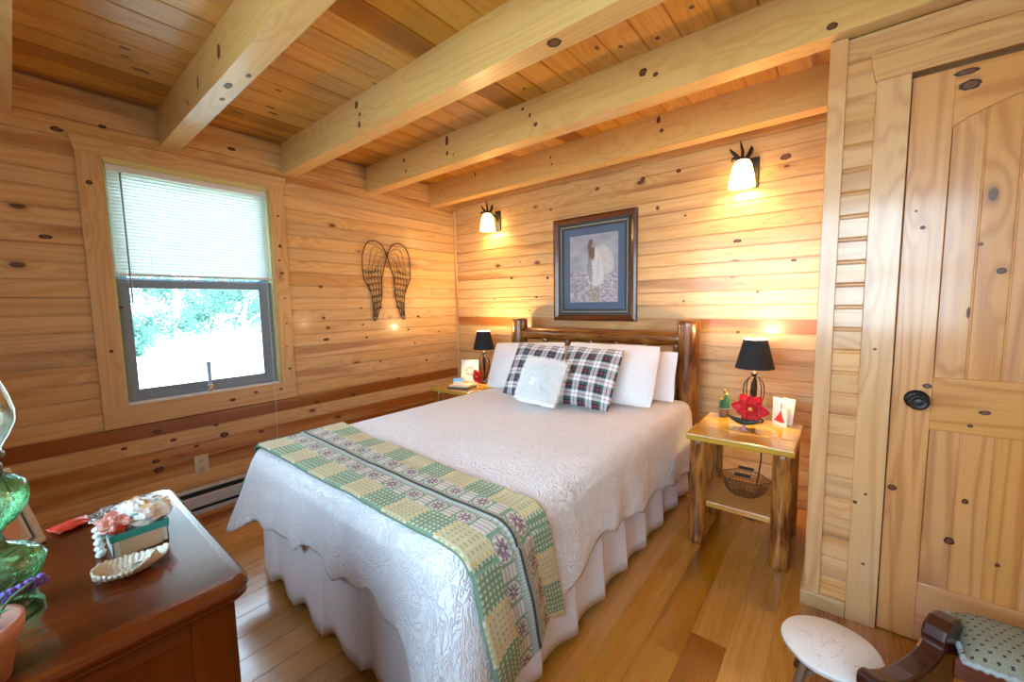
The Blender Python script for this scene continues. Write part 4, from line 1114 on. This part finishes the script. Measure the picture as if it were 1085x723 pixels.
# potted lavender
lv = thing('potted_lavender', 'lavender in a pink clay pot at the dresser edge', 'plant', (2.285, -3.008, DZ))
MB().lathe([(0, 0), (.030, 0), (.040, .058), (.046, .060), (.047, .078), (.041, .078), (.038, .062), (0, .062)], 32).build('pot', TERRA, lv)
lr = random.Random(12)
lm, sm_ = MB(), MB()
for k in range(18):
    a = lr.uniform(0, 2*PI); L = lr.uniform(.05, .09); o = lr.uniform(.2, .5)
    p0 = Vector((.015*math.cos(a), .015*math.sin(a), .06)); p1 = p0+Vector((math.cos(a)*L*o, math.sin(a)*L*o, L*.55)); p2 = p1+Vector((math.cos(a)*L*.35*o, math.sin(a)*L*.35*o, L*.05))
    sm_.tube(catmull([p0, (p0+p1)/2+Vector((0, 0, .01)), p1, p2], 3), [.0018]*6+[.0015, .0010, .0006, .0004], 5)
sm_.build('foliage', GREENL, lv)
for (dx, dy, dz) in ((-.045, .066, .045), (-.03, -.05, .08), (.03, -.02, .09), (-.05, -.02, .085)):
    p0 = Vector((0, .005, .06)); p2 = Vector((dx, dy, .06+dz*.7)); c_ = catmull([p0, (p0+p2)/2+Vector((0, 0, .02)), p2], 6)
    m = MB(); m.tube(c_, .0012, 5, mi=1)
    for q in range(26):
        t_ = .45+.55*q/26; P_ = c_[min(len(c_)-1, int(t_*(len(c_)-1)))].lerp(c_[min(len(c_)-1, int(t_*(len(c_)-1))+1)], (t_*(len(c_)-1)) % 1)
        an = q*2.4; m.ball(P_+Vector((.004*math.cos(an), .004*math.sin(an), .003*math.sin(an*1.7))), .0052, 6, 5)
    m.build('flower_spike', [LAV, GREENL], lv)
# silver photo frame
def snap(u, v):
    if min(u, 1-u) < .05 or min(v, 1-v) < .045: return (.03, .03, .03)
    if min(u, 1-u) < .10 or min(v, 1-v) < .09: return (.60, .56, .48)
    if v < .5 and u > .3 and math.hypot(u-.62, v-.30) < .24: return (.55, .20, .04)
    if math.hypot(u-.60, v-.2) < .12: return (.04, .03, .03)
    return (.45, .36, .18) if v < .6 else (.62, .56, .36)
fr_thing('silver filigree photo frame leaning behind the oil lamp', (1.914, -2.973, DZ+.002), .155, .17, R(147), R(-15), SILVER, snap, .016, n=50)

# open box of wrappings
gb = thing('gift_box', 'small open box with teal ribbon overflowing with wrapping on the dresser', 'box', (2.010, -2.812, DZ), R(0))
m = MB(); bw_, bd_, bh = .042, .045, .045
m.box((-bd_, -bw_, 0), (bd_, bw_, .003)); m.box((bd_-.002, -bw_, 0), (bd_, bw_, bh)); m.box((-bd_, -bw_, 0), (-bd_+.002, bw_, bh)); m.box((-bd_, -bw_, 0), (bd_, -bw_+.002, bh)); m.box((-bd_, bw_-.002, 0), (bd_, bw_, bh))
m.build('box_body', plain('patterned_paper', (.74, .71, .66), .6, var=.3, bscale=180), gb)
MB().box((bd_, -bw_+.010, .001), (bd_+.0012, bw_-.010, bh-.010)).build('kraft_label', CARDB, gb)
m = MB(); e = .0025
m.box((bd_, -bw_-e, bh-.012), (bd_+e, bw_+e, bh+.002)).box((-bd_-e, -bw_-e, bh-.012), (-bd_, bw_+e, bh+.002)).box((-bd_, -bw_-e, bh-.012), (bd_, -bw_, bh+.002)).box((-bd_, bw_, bh-.012), (bd_, bw_+e, bh+.002))
m.build('ribbon_band', TEAL, gb)
def crumple(c, r, sc, seed, mat, name='wrapping', sharp=.35, print_=None):
    m = MB()
    def fn(a, b):
        th, ph = a*2*PI, b*PI; d = Vector((math.sin(ph)*math.cos(th), math.sin(ph)*math.sin(th), math.cos(ph)))
        k = 1+sharp*noise.cell(d*2.3+Vector((seed, 0, 0)))*.5+sharp*noise.noise(d*2.6+Vector((seed, 3, 1)))+.5*sharp*abs(noise.noise(d*6+Vector((seed, 1, 1))))
        return Vector((c[0]+r*sc[0]*d.x*k, c[1]+r*sc[1]*d.y*k, c[2]+r*sc[2]*d.z*k)), (a, b)
    m.grid(fn, 36, 20, sm=False, col=print_)
    return m.build(name, mat, gb)
def bagprint(a, b):
    n = noise.noise(Vector((a*9, b*6, 0)))
    if n > .38: return (.70, .40, .12)
    if n < -.40: return (.25, .45, .42)
    if noise.noise(Vector((a*30, b*5, 2))) > .45: return (.2, .2, .24)
    return (.82, .81, .76)
crumple((-.002, .008, .062), .045, (.95, 1.0, .60), 3.1, colattr_mat('bag_print', .3, coat=.5), print_=bagprint, sharp=.25)
crumple((.012, -.032, .060), .030, (.9, .9, .6), 8.4, PINKP, sharp=.3)
crumple((-.022, -.038, .068), .024, (.9, .9, .5), 5.4, plain('foil', (.30, .27, .24), .3, metal=.6, var=.6), sharp=.4)
crumple((.026, -.030, .052), .016, (.8, .9, .6), 1.4, REDP, sharp=.3)
def tuft(a, b): return (.85, .84, .8)
m = MB()
for k in range(9): m.ball((.016+.002*math.sin(k*2), -.056-.002*math.cos(k*3), .058-.0065*k), .0075, 8, 6, sc=(1, 1, .8))
m.build('tissue_tuft', FURM, gb)
rp = MB().grid(lambda a, b: (Vector(((a-.5)*.048, (b-.5)*.066, .004+.008*math.sin(PI*a)*math.sin(PI*b)+.003*noise.noise(Vector((a*5, b*5, 0))))), (a, b)), 24, 24, sm=True)
tag(rp.build('foil_packet', REDP, loc=(1.812, -2.892, DZ+.002), rot=(0, 0, R(24)), solid=.002), 'crumpled red packet lying beside the gift box', 'packet')
# wing dish
wd = thing('wing_dish', 'cream wing shaped ceramic dish holding a grey stone on the dresser', 'dish', (2.137, -2.842, DZ), R(74))
def fwd(a, b):
    u = a*2-1; v = b*2-1
    w = .030*(max(0, 1-((u+.15)/1.15 if u > -.15 else (u+.15)/.85)**2))**.5
    if u > .1: w *= 1-.30*(u-.1)
    w += .0015
    ser = 1+.16*abs(math.sin(u*20))*(abs(v) > .5)
    return Vector((.047*u+.010*max(0, u)*v, v*w*ser+.008*max(0, u)**2, .0035+.017*abs(v)**2.4+.012*max(0, u)**2.5+.010*max(0, -u-.5)+.0035*noise.noise(Vector((a*26, b*14, 0))))), (a, b)
MB().grid(fwd, 60, 26).build('dish_body', CREAM, wd, solid=.004)
tag(MB().ball((0, 0, 0), .010, 16, 10, sc=(1.3, .9, .5)).build('stone', STONE, loc=(2.143, -2.828, DZ+.012), rot=(0, 0, R(60))), 'small grey stone lying in the wing dish', 'stone')

# ================================================================ STOOL AND FOOTSTOOL
sx_, sy_, sz_ = 3.151, -1.397, .190
st = thing('round_stool', 'low round stool with worn white top and bare wood legs', 'stool', (sx_, sy_, 0), R(20))
def stool_top():
    t = NT('chipped_white_paint'); tc = t.n('TexCoord').outputs['Object']
    n = t.noise(tc, 14, 5, 1.5, .7); w = t.noise(tc, 60, 3)
    msk = t.ramp(n, (.492, 0.0), (.500, 1.0), (.504, 1.0), (.512, 0.0))
    msk = t.math('MULTIPLY', msk, t.ramp(w, (.56, 0.0), (.60, 1.0)))
    c = t.mix(msk, (.80, .79, .76), (.22, .17, .12)); t.bsdf(Base_Color=c, Roughness=.5); return t.m
MB().lathe([(0, sz_-.024), (.120, sz_-.024), (.125, sz_-.020), (.125, sz_-.013), (.129, sz_-.010), (.129, sz_-.004), (.124, sz_), (0, sz_)], 56, wob=.03, seed=3).build('seat', stool_top(), st)
for k in range(4):
    a = k*PI/2+.4
    MB().tube([(.075*math.cos(a), .075*math.sin(a), sz_-.024), (.125*math.cos(a), .125*math.sin(a), .0)], [.012, .013], 10).build('leg', RAW, st)
for k in range(2):
    a = k*PI/2+.4; r_ = .098
    for s_ in (0,): MB().tube([(r_*math.cos(a), r_*math.sin(a), .10+.02*k), (-r_*math.cos(a), -r_*math.sin(a), .10+.02*k)], .007, 8).build('stretcher', RAW, st)

fs_ = thing('footstool', 'dark mahogany footstool with green dotted cushion by the closet door', 'footstool', (0, 0, 0))
FX0, FX1, FY0, FY1 = 3.439, 3.81, -1.364, -1.136
MB().box((FX0-.02, FY0, .217), (FX1+.02, FY0+.022, .271), 0, rnd=.3).box((FX0-.02, FY1-.022, .217), (FX1+.02, FY1, .271), 0, rnd=.6).box((FX0, FY0+.022, .230), (FX1, FY1-.022, .245), 0).build('rail', RAILW, fs_, bev=.004)
def dots(u, v):
    base = (.22, .22, .15)
    a = u*.40; b = v*.27
    i, j = math.floor(a/.026), math.floor(b/.022); ox = (.013 if j % 2 else 0)
    i = math.floor((a+ox)/.026); cx, cy = (i+.5)*.026-ox, (j+.5)*.022
    if math.hypot(a-cx, b-cy) < .0042: return (.07, .02, .03)
    if (int(a/.004)+int(b/.004)) % 2: base = (.27, .27, .19)
    return base
m = MB()
def cush(a, b):
    u, v = a*2-1, b*2-1; e = (1-abs(u)**6)*(1-abs(v)**3.5)
    return Vector(((FX0+FX1)/2+u*(FX1-FX0)/2*1.0, (FY0+FY1)/2+v*(FY1-FY0)/2, .274+.052*max(0, e)**.5)), (a, b)
m.grid(cush, 160, 110, col=dots); m.build('cushion', colattr_mat('dotted_tapestry', .9, .3, 300), fs_)
m = MB(); pts = [(a, b, .275) for a, b in [(FX0, FY0), (FX1, FY0), (FX1, FY1), (FX0, FY1)]]
for a, b in zip(pts, pts[1:]+pts[:1]):
    n = 60; a, b = Vector(a), Vector(b)
    m.tube([a.lerp(b, k/n)+Vector((0, 0, .002*math.sin(k*1.9))) for k in range(n+1)], [.0085+.0015*math.sin(k*2.3) for k in range(n+1)], 8)
m.build('fringe', FRINGE, fs_)
prof = [(-.045, .240), (-.030, .262), (.025, .268), (.060, .250), (.072, .222), (.066, .200), (.090, .180), (.14, .168), (.22, .168), (.30, .182), (.36, .205), (.385, .222), (.405, .226), (.418, .214), (.418, .188),
        (.40, .150), (.35, .118), (.28, .090), (.20, .07), (.14, .05), (.12, .0), (.02, .0), (-.01, .06), (-.03, .14), (-.05, .20)]
prof = [(s_*.93, z_*.93+.0896 if z_ > .001 else 0) for s_, z_ in prof]
dirv = Vector((-.200, -.375, 0)).normalized(); nrm = Vector((dirv.y, -dirv.x, 0))
O_ = Vector((3.404, -1.271, 0)) - nrm*.033
m = MB().prism(prof, O_, dirv, Z, nrm, .056, rnd=.3); m.build('scroll_end', MAHOG, fs_, bev=.012)
O2 = Vector((3.90, -1.145, 0)) - nrm*.0
d2 = Vector((.200, -.375, 0)).normalized(); n2 = Vector((d2.y, -d2.x, 0))
MB().prism(prof, Vector((3.865, -1.271, 0))-n2*.033, d2, Z, n2, .07, rnd=.5).build('scroll_end', MAHOG, fs_, bev=.012)

# ================================================================ OUTSIDE
gm = NT('pale_yard'); tc = gm.n('TexCoord').outputs['Object']
c = gm.ramp(gm.noise(tc, .35, 4), (.35, (.42, .44, .30)), (.6, (.66, .66, .55)))
gm.bsdf(Base_Color=c, Roughness=.95)
m = MB(); m.grid(lambda a, b: (Vector((-60+75*a, -40+70*b, -.75+.25*noise.noise(Vector((a*9, b*9, 0))) if a < .74 else -.75)), (a, b)), 60, 60)
struct(m.build('yard', gm.m), 'pale sunlit yard beyond the window')
leafm = NT('tree_leaf'); tc = leafm.n('TexCoord').outputs['Object']
lc = leafm.ramp(leafm.noise(tc, 3, 2), (.3, (.06, .15, .13)), (.7, (.16, .30, .25)))
d_ = leafm.n('BsdfDiffuse', Color=lc); t_ = leafm.n('BsdfTranslucent', Color=lc); mx = leafm.n('MixShader', i0=.4, i1=d_.outputs[0], i2=t_.outputs[0]); leafm.t.links.new(mx.outputs[0], leafm.out.inputs[0])
BARK = plain('bark', (.22, .20, .18), .9)
tr_ = random.Random(4)
def tree(x, y, h, cr_, n, label):
    t = thing('tree', label, 'tree', (x, y, -.78), 0, 'leafy trees beyond the yard')
    MB().tube(catmull([(0, 0, 0), (.08, .05, h*.35), (-.05, .1, h*.7), (.05, 0, h*.95)], 4), [.12-.008*k for k in range(13)], 8).build('trunk', BARK, t)
    m = MB()
    for k in range(5):
        a = k*1.3; z0 = h*(.3+.12*k); m.tube([(0, 0, z0), (math.cos(a)*cr_*.5, math.sin(a)*cr_*.5, z0+cr_*.35), (math.cos(a)*cr_*.85, math.sin(a)*cr_*.85, z0+cr_*.5)], [.05, .03, .01], 6)
    m.build('branch', BARK, t)
    m = MB()
    cl = [(Vector((tr_.uniform(-1, 1)*cr_*.75, tr_.uniform(-1, 1)*cr_*.75, h*tr_.uniform(.25, 1.0))), tr_.uniform(.25, .5)*cr_) for _ in range(16)]
    for k in range(n):
        c_, r_ = tr_.choice(cl); d = Vector((tr_.gauss(0, 1), tr_.gauss(0, 1), tr_.gauss(0, 1))).normalized()*r_*tr_.uniform(.3, 1)
        p = c_+d; s_ = tr_.uniform(.04, .085); a = Vector((tr_.gauss(0, 1), tr_.gauss(0, 1), tr_.gauss(0, 1))).normalized(); b = a.orthogonal().normalized()
        m.add([p-a*s_, p-b*s_*.5, p+a*s_, p+b*s_*.5], [(0, 1, 2, 3)])
    m.build('foliage', leafm.m, t)
tree(-12.5, 1.9, 3.6, 1.5, 6000, 'broad leafy tree in the yard seen at the right of the window')
tree(-16.5, .9, 3.8, 1.15, 3600, 'thin tree in the middle of the window view')
tree(-17.5, 4.3, 4.4, 1.4, 4200, 'leafy tree partly cut off by the right window frame')
tree(-14.0, -1.1, 2.3, .95, 3600, 'low bushy tree at the left of the window view')
tree(-22.5, 2.0, 5.4, 2.0, 5000, 'tallest tree farthest away behind the thin tree')

# ================================================================ LIGHT
w = bpy.data.worlds.new('World'); SC.world = w; w.use_nodes = True
nt = w.node_tree; nt.nodes.clear()
bg = nt.nodes.new('ShaderNodeBackground'); wo = nt.nodes.new('ShaderNodeOutputWorld')
tc = nt.nodes.new('ShaderNodeTexCoord'); sp = nt.nodes.new('ShaderNodeSeparateXYZ'); rp_ = nt.nodes.new('ShaderNodeValToRGB')
nt.links.new(tc.outputs['Generated'], sp.inputs[0]); nt.links.new(sp.outputs[2], rp_.inputs[0])
rp_.color_ramp.elements[0].color = (.66, .85, 1, 1); rp_.color_ramp.elements[1].color = (.45, .68, 1, 1)
nt.links.new(rp_.outputs[0], bg.inputs[0]); bg.inputs[1].default_value = 17.0; nt.links.new(bg.outputs[0], wo.inputs[0])
sl = bpy.data.lights.new('sun', 'SUN'); sl.energy = 14; sl.angle = R(1); sl.color = (1, .96, .88)
so = bpy.data.objects.new('sun', sl); COL.objects.link(so); so.rotation_euler = (R(-35), R(38), 0)
so.rotation_euler = Vector((-.45, -.35, -.82)).to_track_quat('-Z', 'Y').to_euler()
def portal(loc, rot, sx, sy):
    l = bpy.data.lights.new('window_portal', 'AREA'); l.shape = 'RECTANGLE'; l.size = sx; l.size_y = sy; l.cycles.is_portal = True
    o = bpy.data.objects.new('window_portal', l); COL.objects.link(o); o.location = loc; o.rotation_euler = rot
portal((-.165, (WY0+WY1)/2, (WZ0+WZ1)/2), Vector((1, 0, 0)).to_track_quat('-Z', 'Y').to_euler(), WY1-WY0, WZ1-WZ0)
portal(((FW[0]+FW[1])/2, YF-.11, (FW[2]+FW[3])/2), Vector((0, 1, 0)).to_track_quat('-Z', 'Y').to_euler(), FW[1]-FW[0], FW[3]-FW[2])

# unseen second window behind the camera, widened to bring in daylight
w2 = thing('window_2', 'plain three part window unseen behind the camera, widened for daylight', 'window'); del w2['category']; struct(w2)
m = MB()
m.box((FW[0]-.09, YF, FW[2]-.09), (FW[0], YF+.015, FW[3]+.09), 2, rnd=.2).box((FW[1], YF, FW[2]-.09), (FW[1]+.09, YF+.015, FW[3]+.09), 2, rnd=.5).box((FW[0], YF, FW[2]-.09), (FW[1], YF+.015, FW[2]), 0, rnd=.4).box((FW[0], YF, FW[3]), (FW[1], YF+.015, FW[3]+.09), 0, rnd=.7)
m.build('casing', PINE, w2)
m = MB(); xm = (FW[0]+FW[1])/2
for a in (FW[0], FW[0]+.85, FW[1]-.90, FW[1]-.05): m.box((a, YF-.07, FW[2]), (a+.05, YF-.03, FW[3]))
m.box((FW[0], YF-.07, FW[2]), (FW[1], YF-.03, FW[2]+.05)).box((FW[0], YF-.07, FW[3]-.05), (FW[1], YF-.03, FW[3])).box((FW[0], YF-.07, 1.46), (FW[1], YF-.03, 1.51))
m.build('sash', VINYL_L, w2)
MB().box((FW[0]+.01, YF-.052, FW[2]+.01), (FW[1]-.01, YF-.048, FW[3]-.01)).build('pane', PANE, w2)

# ================================================================ CAMERA
f, yaw, pitch, roll = 428.94, .682388, .0906966, -.0176239
fw = Vector((-math.sin(yaw)*math.cos(pitch), math.cos(yaw)*math.cos(pitch), -math.sin(pitch)))
rt = Vector((math.cos(yaw), math.sin(yaw), 0)); up = rt.cross(fw)
r_ = rt*math.cos(roll)+up*math.sin(roll); u_ = -rt*math.sin(roll)+up*math.cos(roll)
cam = bpy.data.cameras.new('camera'); co = bpy.data.objects.new('camera', cam); COL.objects.link(co)
co.matrix_world = Matrix(((r_.x, u_.x, -fw.x, 3.13), (r_.y, u_.y, -fw.y, -2.94), (r_.z, u_.z, -fw.z, 1.28), (0, 0, 0, 1)))
cam.sensor_width = 36; cam.lens = 36*f/1085; cam.clip_start = .02; cam.clip_end = 200
SC.camera = co
SC.view_settings.view_transform = 'Standard'; SC.view_settings.look = 'None'; SC.view_settings.gamma = 1
SC.view_settings.use_curve_mapping = False; SC.view_settings.exposure = 0.0
cy = SC.cycles; cy.use_denoising = True; cy.max_bounces = 12; cy.diffuse_bounces = 6; cy.glossy_bounces = 4; cy.transparent_max_bounces = 12
cy.denoising_prefilter = 'ACCURATE'; cy.sample_clamp_indirect = 6; cy.caustics_reflective = False; cy.caustics_refractive = False
